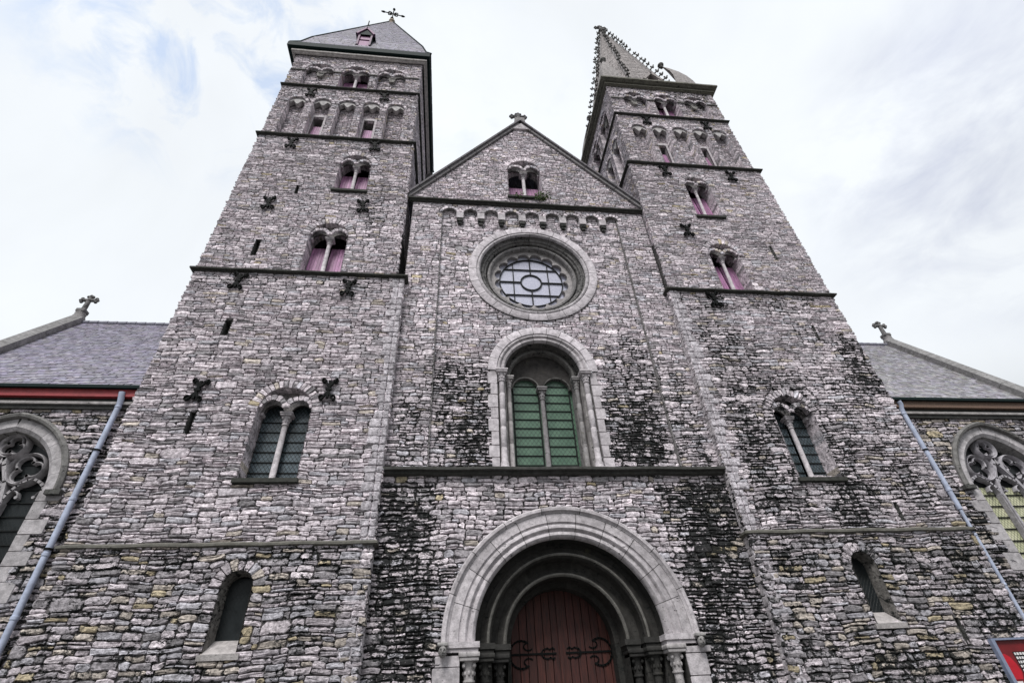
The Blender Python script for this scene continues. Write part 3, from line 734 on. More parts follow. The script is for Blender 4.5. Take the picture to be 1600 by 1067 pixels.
    mb = MB(); backing(mb, F0, cx-r, cx+r, zb+.3, zs+r*.75, (), clip=lambda v: inn.span(max(v, zb+.35)) or (1, 0), d=-.42, step=.04, c=(1, 1, 1)); mb.build('pane', M['glass_black'], w)
    mb = MB()
    u = np.array([cx-r-.0, cx+r+.0, cx+r*.86, cx-r*.86]); mb.add(F0(u, [zb, zb, zb+.36, zb+.36], [.06, .06, -.44, -.44]), fl(F0, np.array([[0, 1, 2, 3]])), (.36, .335, .33, .08))
    prism(mb, F0, [(cx-r-.1, zb-.14), (cx+r+.1, zb-.14), (cx+r+.1, zb-.002), (cx-r-.1, zb-.002)], -.1, .075, (.32, .30, .295), .15); mb.build('sill', M['ashlar'], w)
    for x, z in P['anch']: anchor(T, x, -.085, z, 0, .95)
    return T
LP = dict(label='square rubble stone church tower left of the gable, with slate pyramid roof and iron cross', x0=-13.75, x1=-5.52, xi=-5.85,
    z=(16.86, 26.88, 32.18, 6.15, 36.45), ub=(-13.72, -5.98), slitwin=(-8.97, .40, 3.5, 5.05),
    twins={'a': (-8.94, .87, 8.08, 10.5, dict(fill='glass', depth=.5, cap=.42, label='leaded twin window of the left tower')),
           'b': (-8.97, .82, 17.05, 19.25, dict(with_sill=False)), 'c': (-8.57, .76, 22.55, 24.72, dict())},
    slits=[(-10.97, 22.1, 22.7, .12), (-11.8, 17.83, 18.8, .2), (-11.75, 13.5, 14.3, .24), (-11.76, 9.6, 10.45, .17)],
    bel=30.92, belc=(-12.6, -11.2, -9.83, -8.47, -7.11), belo={1: -.1, 3: -.06}, topc=(-12.03, -9.87, -7.7), topz=34.25,
    anch=[(-11.93, 16.26), (-7.67, 16.11), (-11.94, 21.21), (-7.77, 21.34), (-11.97, 26.14), (-7.81, 26.32), (-11.86, 11.17), (-7.62, 11.28), (-11.99, 31.4), (-7.86, 31.5)])
RP = dict(label='square rubble stone church tower right of the gable, with crocketed stone spire', x0=6.0, x1=13.8, xi=6.08,
    z=(16.76, 26.5, 31.8, 6.26, 35.6), ub=(6.25, 13.55), slitwin=(9.45, .40, 3.62, 5.2),
    twins={'a': (9.35, .80, 8.05, 10.55, dict(fill='glass', depth=.5, cap=.42, label='dark leaded twin window of the right tower')),
           'b': (9.36, .75, 16.95, 19.22, dict(with_sill=False)), 'c': (9.56, .70, 22.1, 24.75, dict())},
    slits=[(12.02, 19.1, 20.05, .12), (11.63, 2.95, 3.7, .14), (11.63, 6.6, 7.2, .12), (12.03, 14.2, 14.95, .1)],
    bel=30.72, belc=(7.43, 8.71, 10.02, 11.3, 12.58), belo={1: -.02, 3: 0.}, topc=(7.9, 9.97, 12.02), topz=33.95,
    anch=[(7.91, 20.83), (7.91, 16.22), (7.98, 25.85), (11.82, 25.71), (8.06, 31.16), (11.89, 31.05)])
TL = tower(LP, 'L'); TR = tower(RP, 'R')
# --- left tower roof
cx, cy = -9.85, 4.05
course(TL, -13.85, -5.85, -.1, 8.2, 36.02, .42, .20, (.46, .435, .42), 'cornice', s=.0)
mb = MB(); hw, hd = 4.28, 4.42
pts = []; 
prof = [(4.10, 36.42), (4.44, 36.42), (4.50, 36.46), (4.50, 36.92), (4.44, 36.96)]
for o, z in prof: pts += [(cx-o, cy-o, z), (cx+o-.12, cy-o, z), (cx+o-.12, cy+o, z), (cx-o, cy+o, z)]
f = [[4*i+j, 4*i+(j+1) % 4, 4*i+4+(j+1) % 4, 4*i+4+j] for i in range(len(prof)-1) for j in range(4)]
mb.add(pts, np.array(f), (1, 1, 1)); 
mb.add([(cx-4.25, cy-4.25, 36.45), (cx+4.13, cy-4.25, 36.45), (cx+4.13, cy+4.25, 36.45), (cx-4.25, cy+4.25, 36.45)], np.array([[0, 3, 2, 1]]), (1, 1, 1))
gut = mb
mb = MB(); apx = Vector((cx-.05, cy, 52.2))
levels = [(4.44, 36.95), (4.06, 38.0), (3.72, 39.6), (.10, 52.9)]
for (ra, za), (rb, zb_) in zip(levels[:-1], levels[1:]):
    for k in range(4):
        d = [Vector((0, -1, 0)), Vector((1, 0, 0)), Vector((0, 1, 0)), Vector((-1, 0, 0))][k]; t = Vector((-d.y, d.x, 0))
        if k % 2 == 0: t = Vector((1, 0, 0))*(1 if k == 0 else -1)
        else: t = Vector((0, 1, 0))*(1 if k == 1 else -1)
        A = Vector((cx, cy, za))+d*ra; B_ = Vector((cx, cy, zb_))+d*rb; Ls = (B_-A).length
        F = plane(A, t, B_-A)
        slates(mb, F, 0, 0, 0, Ls, .27, .3, clip=lambda v: (-(ra+(rb-ra)*min(v, Ls)/Ls), (ra+(rb-ra)*min(v, Ls)/Ls)), col=(.225, .21, .255), tk=.006)
        u = np.array([-ra, ra, rb, -rb]); v = np.array([0, 0, Ls, Ls]); mb.add(F(u, v, -.01), np.array([[0, 1, 2, 3]]), (.1, .1, .12))
roofL = mb.build('roof', M['slate'], TL)
gut.build('eaves_gutter', M['gutter'], roofL)
mb = MB()
for k in range(4):
    sx, sy = ((-1, -1), (1, -1), (1, 1), (-1, 1))[k]
    tube(mb, [(cx+sx*r_, cy+sy*r_, z_+.04) for r_, z_ in levels], .06, (.1, .1, .12), 6)
mb.build('hip_ridge', M['gutter'], roofL)
# finial and iron cross
mb = MB(); lathe(mb, cx, cy, [(.22, 52.5), (.26, 52.7), (.15, 52.85), (.27, 53.0), (.28, 53.2), (.12, 53.4), (.07, 53.6)], (.30, .25, .2), 12); mb.build('finial', M['ashlar'], roofL, 50)
mb = MB(); I = (1, 1, 1); c0 = Vector((cx-.05, cy, 0)); ax = Vector((.98, .10, -.10))
tube(mb, [c0+Vector((0, 0, 53.3)), c0+Vector((0, 0, 56.0))], .05, I, 8); zc = 54.9
cpt = c0+Vector((0, 0, zc)); tube(mb, [cpt-ax*1.05, cpt+ax*1.05], .045, I, 8)
ball(mb, c0+Vector((0, 0, 53.85)), .16, I); ball(mb, c0+Vector((0, 0, 55.95)), .13, I)
for s_ in (-1, 1):
    tube(mb, [cpt+ax*s_*.72, cpt+ax*s_*.85, cpt+ax*s_*1.0, cpt+ax*s_*1.12], [.05, .10, .08, .02], I, 8)
    for q in (-1, 1):
        R_ = [cpt+ax*s_*(.28+.16*math.cos(t))+Vector((0, 0, q*(.2+.16*math.sin(t)))) for t in np.linspace(0, 2*PI, 11)]
        tube(mb, R_, .04, I, 6); tube(mb, [cpt, cpt+ax*s_*.42+Vector((0, 0, q*.42))], .03, I, 6)
mb.build('weather_cross', M['iron'], roofL)
# dormer
mb = MB(); dx, dz, dy = -10.0, 38.45, .0; hw = .47
Fd = front(dy)
for s_ in (-1, 1): prism(mb, Fd, [(dx+s_*hw, dz), (dx+s_*(hw-.12), dz), (dx+s_*(hw-.12), dz+1.7), (dx+s_*hw, dz+1.7)][::s_], -.2, .0, (.35, .33, .36))
prism(mb, Fd, [(dx-hw+.12, dz+.0), (dx+hw-.12, dz), (dx+hw-.12, dz+.7), (dx-hw+.12, dz+.7)], -.22, -.08, (.75, .7, .75)); prism(mb, Fd, [(dx-hw+.12, dz+.95), (dx+hw-.12, dz+.95), (dx+hw-.12, dz+1.45), (dx-hw+.12, dz+1.45)], -.26, -.1, (.7, .65, .7))
for s_ in (-1, 1): bar(mb, Fd, [(dx+s_*(hw+.1), dz+1.5), (dx, dz+2.45)], .13, -.1, .1, (.5, .46, .52))
dm = mb.build('dormer', M['pink'], roofL)
mb = MB()
for s_ in (-1, 1):
    P_ = [(dx+s_*(hw+.18), dy-.1, dz+1.4), (dx, dy-.1, dz+2.55), (dx, dy+2.4, dz+2.55), (dx+s_*(hw+.18), dy+2.2, dz+1.5)]; mb.add(P_, np.array([[0, 1, 2, 3]]), (.1, .1, .11))
    mb.add([(dx+s_*(hw+.01), dy+.0, dz-.6), (dx+s_*(hw+.01), dy+.0, dz+1.6), (dx+s_*(hw+.01), dy+2.2, dz+1.6), (dx+s_*(hw+.01), dy+2.2, dz-.6)], np.array([[0, 1, 2, 3]]), (.06, .06, .065))
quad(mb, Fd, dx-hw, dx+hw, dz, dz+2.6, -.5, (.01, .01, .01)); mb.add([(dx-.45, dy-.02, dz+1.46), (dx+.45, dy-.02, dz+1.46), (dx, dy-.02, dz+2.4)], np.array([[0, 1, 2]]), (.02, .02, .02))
tube(mb, [(dx, dy-.1, dz+2.8), (dx, dy-.1, dz+3.5)], .04, (.05, .05, .05), 6)
mb.build('dormer_cheek', M['gutter'], dm)
# --- right tower cornice, spire
course(TR, 6.25, 13.55, -.02, 8.0, 35.35, .3, .18, (.15, .145, .12), 'cornice', s=.25)
course(TR, 6.12, 13.68, -.14, 8.12, 35.66, .42, .3, (.16, .155, .13), 'cornice', s=.25)
mb = MB(); sx, sy, z0, zt = 9.95, 3.9, 36.1, 55.2; ra = 3.5; rc = ra/math.cos(PI/8)
box(mb, 6.2, 13.6, -.1, 8.0, 35.9, 36.12, (.2, .19, .18), 0, .3)
for k in range(8):
    a = -PI/2+k*PI/4; d = Vector((math.cos(a), math.sin(a), 0)); t = Vector((-d.y, d.x, 0)); A = Vector((sx, sy, z0))+d*ra; B_ = Vector((sx, sy, zt)); Ls = (B_-A).length; hw = ra*math.tan(PI/8)
    F = plane(A, t, B_-A)
    lay(mb, F, 0, 0, 0, Ls-.3, h=(.28, .42), ln=(.4, .9), clip=lambda v: (-hw*(1-v/Ls), hw*(1-v/Ls)), rel=(.0, .02), base=-.03, split=0, wav=.01, jit=.008, cut=.2, tilt=.01, b2=.012, stn=lambda x, z: .16+(fbm(x*.7, z*.4, 3)-.5)*.5, col=lambda n: np.array((.31, .285, .28))[None]*rng.uniform(.8, 1.15, (n, 1)))
    mb.add(F(np.array([-hw, hw, 0]), np.array([0, 0, Ls]), -.03), np.array([[0, 1, 2]]), (.14, .13, .13, .2))
spire = mb.build('spire', M['stone'], TR)
mb = MB()
for k in range(8):
    a = -PI/2+PI/8+k*PI/4; tube(mb, [(sx+rc*math.cos(a), sy+rc*math.sin(a), z0), (sx, sy, zt)], [.13, .09], (.26, .245, .245), 6, .25)
mb.build('ridge_roll', M['ashlar'], spire)
mbc = MB(); ci = (.17, .165, .16)   # one crocket: along local +X outwards
tube(mbc, [(0, 0, 0), (.18, 0, .06), (.34, 0, .02), (.42, 0, -.1)], [.08, .06, .06, .04], ci, 6, .3); ball(mbc, (.43, 0, -.02), .11, ci, 7, .3, (1, .8, 1.2)); ball(mbc, (.31, .12, .08), .07, ci, 6, .3, (1.2, 1.3, .7)); ball(mbc, (.31, -.12, .08), .07, ci, 6, .3, (1.2, 1.3, .7)); ball(mbc, (.5, 0, .1), .06, ci, 6, .3)
co = mbc.build('crocket', M['ashlar']); CM = co.data; bpy.data.objects.remove(co)
NC = 20; far = MB()
for k in range(8):
    a = -PI/2+PI/8+k*PI/4; el = 0
    for i in range(NC):
        t = .045+.93*i/NC; r_ = rc*(1-t)+.05; p = Vector((sx+r_*math.cos(a), sy+r_*math.sin(a), z0+(zt-z0)*t))
        if k in (0, 7, 6, 5, 1):
            o = bpy.data.objects.new('crocket', CM); C.objects.link(o); o.parent = spire; o.location = p; o.rotation_euler.z = a+random.uniform(-.35, .35); o.rotation_euler.y = random.uniform(-.3, .3); q_ = random.uniform(.68, .92); o.scale = (q_, q_, q_*random.uniform(.8, 1.2))
        else:
            V = np.concatenate(mbc.v); ca, sa = math.cos(a), math.sin(a); R_ = np.stack([V[:, 0]*ca-V[:, 1]*sa+p.x, V[:, 0]*sa+V[:, 1]*ca+p.y, V[:, 2]+p.z], 1)
            far.add(R_, [f_ for f_ in mbc.f], ci+(.3,))
fo = far.build('crocket', M['ashlar'], spire); fo['kind'] = 'stuff'
# broaches at the four corners
for qx, qy in ((-1, -1), (1, -1), (1, 1), (-1, 1)):
    mb = MB(); ccx = sx+qx*3.55; ccy = sy+qy*3.55; z1 = 42.9; top = Vector((sx+qx*2.36, sy+qy*2.36, z1))
    A = (sx+qx*1.45, ccy, z0); B_ = (ccx, ccy, z0); Cc = (ccx, sy+qy*1.45, z0); D_ = (sx+qx*1.6, sy+qy*1.6, z1)
    def curve(p, n=7): return [Vector(p).lerp(top, t)+Vector((qx, qy, 0))*.30*math.sin(PI*t) for t in np.linspace(0, 1, n)]
    Ra, Rb, Rc = curve(A), curve(B_), curve(Cc); n = 7
    P_ = [tuple(p) for p in Ra+Rb+Rc]; f = [[i, n+i, n+i+1, i+1] for i in range(n-1)]+[[n+i, 2*n+i, 2*n+i+1, n+i+1] for i in range(n-1)]
    mb.add(P_, np.array(f), (.29, .27, .265, .2)); br_ = mb.build('broach', M['stone'], spire, 50)
    mb = MB(); lathe(mb, top.x, top.y, [(.12, z1-.3), (.14, z1-.1), (.22, z1), (.25, z1+.12), (.18, z1+.26), (.06, z1+.3)], (.12, .115, .11), 10, .4); mb.build('cap', M['ashlar'], br_, 50)
# lucarne on the front face
mb = MB(); yl = .25; Fl_ = front(yl)
for s_ in (-1, 1): prism(mb, Fl_, [(sx+s_*.55, 36.1), (sx+s_*.38, 36.1), (sx+s_*.38, 37.4), (sx+s_*.55, 37.4)], -.8, .1, (.35, .32, .31), .2); bar(mb, Fl_, [(sx+s_*.62, 37.35), (sx, 38.3)], .2, -.9, .15, (.35, .32, .31), .2)
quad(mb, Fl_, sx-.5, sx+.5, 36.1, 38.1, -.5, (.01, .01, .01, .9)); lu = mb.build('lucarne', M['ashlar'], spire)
mb = MB(); planks(mb, Fl_, sx-.36, sx+.36, 36.1, 37.0, -.2, 4); mb.build('shutter', M['pink'], lu)
cross_stone(spire, sx, sy, zt-.1, 1.25, 'x', (.15, .145, .145), 'finial')

# ============================================================ CENTRAL FRONT
NV = thing('church_nave', 'gabled stone church front with round window and arched red door between the two towers', 'church front', (.1, 4, 0))
XL, XR = -5.56, 6.03; GC = .2
Fb = front(.28); Fp = front(.33); Fg = front(.31); Fr = front(.5)
mb = MB()
pop = Op('arch', .13, 3.45, 0, 3.6, 0.1)
lay(mb, Fb, XL, XR, 0, 8.42, [pop], h=(.14, .26), ln=(.24, .6)); backing(mb, Fb, XL, XR, 0, 8.42, [Op('arch', .13, 3.3, 0, 3.6)])
panel = Op('rect', .24, 4.36, 8.4, 21.7); car = [Op('arch', -3.77+1.014*i, .335, 21.69, 21.72, .2) for i in range(9)]
lay(mb, Fp, XL, XR, 8.42, 22.5, [panel]+car, h=(.13, .25), ln=(.22, .6)); backing(mb, Fp, XL, XR, 8.42, 22.5, [panel]+[Op('arch', o.cx, .335, 21.69, 21.72) for o in car], d=-.03)
ros = Op('circ', .1, 2.80, 0, 18.07, .0); upo = Op('arch', .1, 2.0, 8.4, 12.6, .1)
lay(mb, Fr, -4.15, 4.62, 8.42, 22.2, [ros, upo], h=(.13, .25), ln=(.22, .6)); backing(mb, Fr, -4.2, 4.65, 8.42, 22.25, [Op('circ', .1, 2.6, 0, 18.07), Op('arch', .1, 1.95, 8.4, 12.6)])
for x in (-4.12, 4.6): prism(mb, front(0), [(x-.02, 8.42), (x+.02, 8.42), (x+.02, 21.75), (x-.02, 21.75)], -.53, -.345, (.2, .19, .19), .3)
gz0, gz1 = 22.5, 30.1; gclip = lambda v: (GC-.03-6.05*(gz1-v)/(gz1-gz0), GC+6.05*(gz1-v)/(gz1-gz0))
gwin = Op('arch', .1, .88, 23.25, 25.55, .3)
lay(mb, Fg, 0, 0, gz0, gz1-.1, [gwin], clip=gclip, h=(.11, .21), ln=(.2, .55)); backing(mb, Fg, 0, 0, gz0, gz1, [Op('arch', .1, .88, 23.25, 25.55)], clip=gclip)
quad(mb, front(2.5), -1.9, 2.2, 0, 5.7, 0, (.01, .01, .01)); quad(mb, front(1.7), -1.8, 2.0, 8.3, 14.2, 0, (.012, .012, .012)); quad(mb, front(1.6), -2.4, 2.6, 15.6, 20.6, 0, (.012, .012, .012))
mb.add([(-5.9, 22.8, 0), (6.3, 22.8, 0), (6.3, 22.8, 22.6), (.2, 22.8, 30.0), (-5.9, 22.8, 22.6)], np.array([[0, 4, 3, 2, 1]]), (.3, .28, .28))
mb.build('wall', M['stone'], NV)
# ledge, gable base ledge
def ledge(F, u0, u1, z, h, pr, c, name='ledge'):
    mb = MB(); n = 24
    prof = [(0, z+h), (pr, z+h*.75), (pr, z+h*.45), (pr*.6, z+h*.4), (pr*.55, z+h*.12), (0, z)]
    U = np.linspace(u0, u1, n); P_ = np.concatenate([F(U, zz+.01*np.sin(U*2.3), dd) for dd, zz in prof])
    f = [[i*n+j, (i+1)*n+j, (i+1)*n+j+1, i*n+j+1] for i in range(len(prof)-1) for j in range(n-1)]
    mb.add(P_, [np.array(f), np.array([[i*n for i in range(len(prof))], [i*n+n-1 for i in range(len(prof))][::-1]])], tuple(c)+(.1,)); return mb.build(name, M['ashlar'], NV)
ledge(Fb, -5.62, 6.04, 8.26, .3, .3, (.06, .06, .056)); ledge(Fg, -5.85, 6.25, 22.38, .24, .2, MOSS_SHADE, 'gable_ledge')
# gable coping + cross
mb = MB(); ap = (GC-.05, 30.42)
for s_ in (-1, 1):
    ft = (GC+s_*6.2, 22.62); n = 9
    for i in range(n):
        a, b = i/n, (i+1)/n-.004
        p = (ap[0]+(ft[0]-ap[0])*a, ap[1]+(ft[1]-ap[1])*a); q = (ap[0]+(ft[0]-ap[0])*b, ap[1]+(ft[1]-ap[1])*b)
        tx, tz = ft[0]-ap[0], ft[1]-ap[1]; l = math.hypot(tx, tz); nx, nz = -tz/l*s_, tx/l*s_
        k = random.uniform(.85, 1.1)
        poly = [p, q, (q[0]+nx*.10, q[1]+nz*.10), (p[0]+nx*.10, p[1]+nz*.10)]
        poly2 = [(p[0]-nx*.16, p[1]-nz*.16), (q[0]-nx*.16, q[1]-nz*.16), (q[0]-nx*.002, q[1]-nz*.002), (p[0]-nx*.002, p[1]-nz*.002)]
        if s_ < 0: poly = poly[::-1]; poly2 = poly2[::-1]
        prism(mb, Fg, poly, -.5, .22, (.15*k, .14*k, .15*k), .15); prism(mb, Fg, poly2, -.5, .12, (.2*k, .19*k, .195*k), .15)
mb.build('gable_coping', M['ashlar'], NV)
mb = MB(); prism(mb, Fg, [(GC-.5, 29.62), (GC+.45, 29.62), (GC, 30.2)], -.1, .13, ASH); prism(mb, Fg, [(GC-.38, 30.1), (GC+.3, 30.1), (GC+.25, 30.95), (GC-.33, 30.95)], -.5, .1, (.24, .23, .23), .1); mb.build('cross_base', M['ashlar'], NV)
cross_stone(NV, GC-.07, .45, 30.75, 1.1, 'x', (.16, .155, .16), 'gable_cross')
# nave roof behind the gable
mb = MB()
for s_ in (-1, 1):
    e = Vector((GC+s_*6.0, .8, 22.6)); r_ = Vector((GC, .8, 30.0)); U = Vector((0, 1, 0))*(-s_)
    F = plane(e if s_ < 0 else e, U if s_ < 0 else U, r_-e); Ls = (r_-e).length
    if s_ < 0: slates(mb, F, 0, 22, 0, Ls, .3, .35)
    else: slates(mb, F, -22, 0, 0, Ls, .3, .35)
    mb.add([tuple(e), tuple(r_), tuple(r_+Vector((0, 22, 0))), tuple(e+Vector((0, 22, 0)))], np.array([[0, 1, 2, 3]]), (.15, .15, .18))
mb.build('roof', M['slate'], NV)
# corbel table
mb = MB()
for o in car: tunnel(mb, Fp, o.path(8, .5), .03, -.2, cols=(.26, .25, .25)); voussoirs(mb, Fp, o.cx, o.zs, o.r, .2, 7, rel=(.02, .045), a0=.15, a1=PI-.15)
mb.build('corbel_arches', M['stone'], NV)
for i in range(8):
    mb = MB(); x = -3.262+1.014*i; q = .17
    prism(mb, Fp, [(x-q, 21.36), (x+q, 21.36), (x+q, 21.75), (x-q, 21.75)], -.18, .05, ASH, .15)
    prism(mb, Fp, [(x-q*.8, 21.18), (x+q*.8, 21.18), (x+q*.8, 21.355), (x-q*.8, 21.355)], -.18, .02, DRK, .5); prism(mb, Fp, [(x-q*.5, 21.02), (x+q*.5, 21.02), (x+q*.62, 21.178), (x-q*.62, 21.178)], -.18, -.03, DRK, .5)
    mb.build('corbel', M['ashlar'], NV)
# gable twin window
gw = twin(NV, Fg, .1, .88, 23.25, 25.55, .42, shut=.7)
# rose window
mb = MB(); cz = 18.07; rx = .1
arc(mb, Fr, rx, cz, [(2.93, -.03), (2.93, .07), (2.90, .09), (2.60, .09), (2.57, .06)], 0, 2*PI, 22, 4, cols=(.54, .50, .525), s=.0)
arc(mb, Fr, rx, cz, [(2.57, -.03), (2.57, .03), (2.53, .075), (2.47, .085), (2.42, .05), (2.40, -.02)], 0, 2*PI, 16, 5, cols=(.40, .375, .39), s=.06)
arc(mb, Fr, rx, cz, [(2.42, -.02), (2.42, -.12), (2.34, -.16), (2.30, -.13), (2.24, -.16), (2.22, -.24), (2.14, -.26), (2.12, -.42), (2.06, -.43)], 0, 2*PI, 16, 5, cols=(.15, .144, .142), s=.30)  # sunken mouldings: shade of the recess painted into colour and stain
arc(mb, Fr, rx, cz, [(2.06, -.36), (2.04, -.32), (1.97, -.31), (1.92, -.36), (1.93, -.42), (1.90, -.46), (1.90, -.62)], 0, 2*PI, 14, 5, cols=(.23, .22, .22), s=.15)
rw = mb.build('rose_window', M['ashlar'], NV, 40)
mb = MB()   # cusped inner ring: scalloped plate with 16 lobes
nl = 16; pts_o = []; pts_i = []
for k in range(nl):
    for t in np.linspace(0, 1, 9)[:-1]:
        a = 2*PI*(k+t)/nl; r_ = 1.50+.235*math.sin(PI*t)**.55; pts_i.append((rx+r_*math.cos(a), cz+r_*math.sin(a))); pts_o.append((rx+1.93*math.cos(a), cz+1.93*math.sin(a)))
n = len(pts_i); I_ = np.array(pts_i); O_ = np.array(pts_o); i = np.arange(n); j = (i+1) % n
P_ = np.concatenate([Fr(I_[:, 0], I_[:, 1], -.55), Fr(O_[:, 0], O_[:, 1], -.55), Fr(I_[:, 0], I_[:, 1], -.72)])
mb.add(P_, [np.stack([i, i+n, j+n, j], 1), np.stack([i, j, j+2*n, i+2*n], 1)], (.33, .31, .31, .08)); mb.build('cusped_ring', M['ashlar'], rw)
mb = MB(); A = np.linspace(0, 2*PI, 65)[:-1]; P_ = Fr(rx+1.80*np.cos(A), cz+1.80*np.sin(A), -.74); mb.add(P_, np.arange(64)[None], (1, 1, 1)); mb.build('pane', M['glass_rose'], rw)
mb = MB(); dk = (1, 1, 1)
arc(mb, Fr, rx, cz, [(1.49, -.74), (1.49, -.67), (1.45, -.67), (1.45, -.74)], 0, 2*PI, 1, 60, cols=dk); arc(mb, Fr, rx, cz, [(.51, -.74), (.51, -.68), (.45, -.68), (.45, -.74)], 0, 2*PI, 1, 36, cols=dk)
for o_ in (-.82, .82):
    h_ = math.sqrt(1.47**2-o_**2); bar(mb, Fr, [(rx+o_, cz-h_), (rx+o_, cz+h_)], .036, -.735, -.68, dk); bar(mb, Fr, [(rx-h_, cz+o_*.98), (rx+h_, cz+o_*.98)], .034, -.735, -.672, dk)
for a in range(4): cs, sn = math.cos(a*PI/2), math.sin(a*PI/2); bar(mb, Fr, [(rx+.48*cs, cz+.48*sn), (rx+1.47*cs, cz+1.47*sn)], .05, -.735, -.676, dk)
mb.build('glazing_bar', M['lead'], rw)
# upper round arched window
ux, uz, ub = .1, 12.6, 8.56
mb = MB()
arc(mb, Fr, ux, uz, [(2.16, -.04), (2.16, .06), (2.13, .085), (1.83, .085), (1.81, .05)], 0, PI, 11, 5, cols=(.54, .50, .525), s=.0)
arc(mb, Fr, ux, uz, [(1.81, .02), (1.80, .05), (1.72, .07), (1.68, .03), (1.66, -.02), (1.62, .02), (1.54, .02), (1.49, -.04), (1.49, -.14)], 0, PI, 9, 6, cols=(.45, .42, .435), s=.05)
arc(mb, Fr, ux, uz, [(1.49, -.14), (1.47, -.5), (1.38, -.52)], 0, PI, 7, 6, cols=(.10, .096, .092), s=.36, gap=0)  # arch soffit, its shade put into the dark stone colour
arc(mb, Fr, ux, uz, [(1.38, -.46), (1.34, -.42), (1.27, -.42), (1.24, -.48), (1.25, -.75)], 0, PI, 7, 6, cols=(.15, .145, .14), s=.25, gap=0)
z = ub; st = []; k = 0
while z < uz-.05:
    hh = min(random.uniform(.42, .6), uz-z)
    for s_ in (-1, 1):
        w_ = .12+.20*((k+(s_ > 0)) % 2); a, b = (ux-2.02-w_*.5, ux-1.80) if s_ < 0 else (ux+1.80, ux+2.02+w_*.5); st.append((a, b, z, z+hh))
    z += hh; k += 1
blocks(mb, Fr, st, rel=(.06, .08), gap=.01, cut=.06, jit=.004, tilt=.005, core=.002, b2=.01, stn=lambda x, z: .05+0*x, col=lambda n: np.array((.50, .465, .485))[None]*rng.uniform(.85, 1.08, (n, 1)))
for s_ in (-1, 1):
    for a, b, d0, d1 in ((1.80, 1.47, .03, -.14), (1.47, 1.24, -.14, -.52)):      # stepped jambs
        F_ = sideE(ux-a) if s_ < 0 else sideW(ux+a)
        y0 = .5-d0; y1 = .5-d1; zz = ub
        while zz < uz-.02:
            hh = min(random.uniform(.4, .6), uz-zz); c_ = np.array((.3, .285, .28))*random.uniform(.8, 1.1)
            mb.add(F_([y0, y1, y1, y0], [zz+.004, zz+.004, zz+hh-.004, zz+hh-.004], 0), fl(F_, np.array([[0, 1, 2, 3]])), tuple(c_)+(.2,))
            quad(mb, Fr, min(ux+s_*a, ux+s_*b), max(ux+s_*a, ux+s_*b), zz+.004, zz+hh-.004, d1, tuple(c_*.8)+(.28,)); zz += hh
    F_ = sideE(ux-1.24) if s_ < 0 else sideW(ux+1.24); quad(mb, F_, 1.0, 1.4, ub, uz, 0, (.2, .19, .19, .3))
lop = [Op('arch', ux-.62, .50, ub, 12.25), Op('arch', ux+.62, .50, ub, 12.25)]; big = Op('arch', ux, 1.26, ub, uz)
backing(mb, Fr, ux-1.26, ux+1.26, 12.2, uz+1.26, lop, clip=lambda v: big.span(v) or (1, 0), d=-.72, step=.02, c=(.05, .046, .044))  # tympanum colour darkened to hold the shade under the arch
for l in lop:
    arc(mb, Fr, l.cx, l.zs, [(.56, -.72), (.55, -.69), (.51, -.69), (.5, -.74), (.5, -.95)], 0, PI, 1, 18, cols=(.13, .125, .12), s=.2)
uw = mb.build('arched_window', M['ashlar'], NV, 40)
mb = MB(); prism(mb, Fr, [(ux-2.2, ub-.03), (ux+2.2, ub-.03), (ux+2.2, ub+.006), (ux-2.2, ub+.006)], -.9, .14, ASH, .1); mb.build('sill', M['ashlar'], uw)
for s_ in (-1, 1):
    column(uw, ux+s_*1.64, .42+.1, ub, uz+.02, .105, ASH, .46, .34, (9.4, 10.2, 10.9, 11.6), s=.05); column(uw, ux+s_*1.33, .86, ub, uz-.05, .085, (.33, .31, .31) if s_ < 0 else (.24, .23, .23), .46, .3, (9.7, 10.6, 11.4), s=.12)
column(uw, ux, 1.2, ub, 12.28, .09, (.20, .19, .195), .5, .3, s=.15)
for l in lop:
    mb = MB(); backing(mb, Fr, l.cx-.63, l.cx+.63, ub, l.zs+.56, (), clip=lambda v: Op('arch', l.cx, .62, ub, l.zs).span(v+1e-4) or (1, 0), d=-.88, step=.03, c=(1, 1, 1)); p = mb.build('pane', M['glass_green'], uw)
    mb = MB(); z = ub+.2
    while z < 12.5: bar(mb, Fr, [(l.cx-.52, z), (l.cx+.52, z)], .022, -.89, -.84, (1, 1, 1)); z += .37
    for s_ in (-.5, .5): bar(mb, Fr, [(l.cx+s_, ub), (l.cx+s_, l.zs)], .04, -.89, -.83, (1, 1, 1))
    mb.build('glazing_bar', M['lead'], p)
# portal
px, pz = .13, 3.6
mb = MB()
arc(mb, Fb, px, pz, [(3.62, -.05), (3.62, .12), (3.58, .16), (3.50, .16), (3.46, .10), (3.42, .085)], -.02, PI+.02, 9, 8, cols=(.44, .41, .425), s=.1)
arc(mb, Fb, px, pz, [(3.42, .07), (3.16, .07), (3.14, .03), (3.10, .02), (3.07, .05), (2.98, .06), (2.95, .04), (2.92, -.02), (2.89, -.03), (2.86, .0), (2.78, .01), (2.72, -.03), (2.69, -.12), (2.70, -.2)], 0, PI, 11, 8, cols=(.45, .42, .435), s=.08)
arc(mb, Fb, px, pz, [(2.70, -.2), (2.68, -.55), (2.52, -.57)], 0, PI, 9, 8, cols=(.03, .029, .027), s=.25, gap=0)  # inner orders near black: soot plus portal shade painted into the stone
arc(mb, Fb, px, pz, [(2.52, -.54), (2.42, -.5), (2.36, -.42), (2.28, -.42), (2.23, -.5), (2.25, -.6), (2.20, -.9), (2.02, -.92)], 0, PI, 9, 8, cols=(.042, .040, .037), s=.2, gap=0)
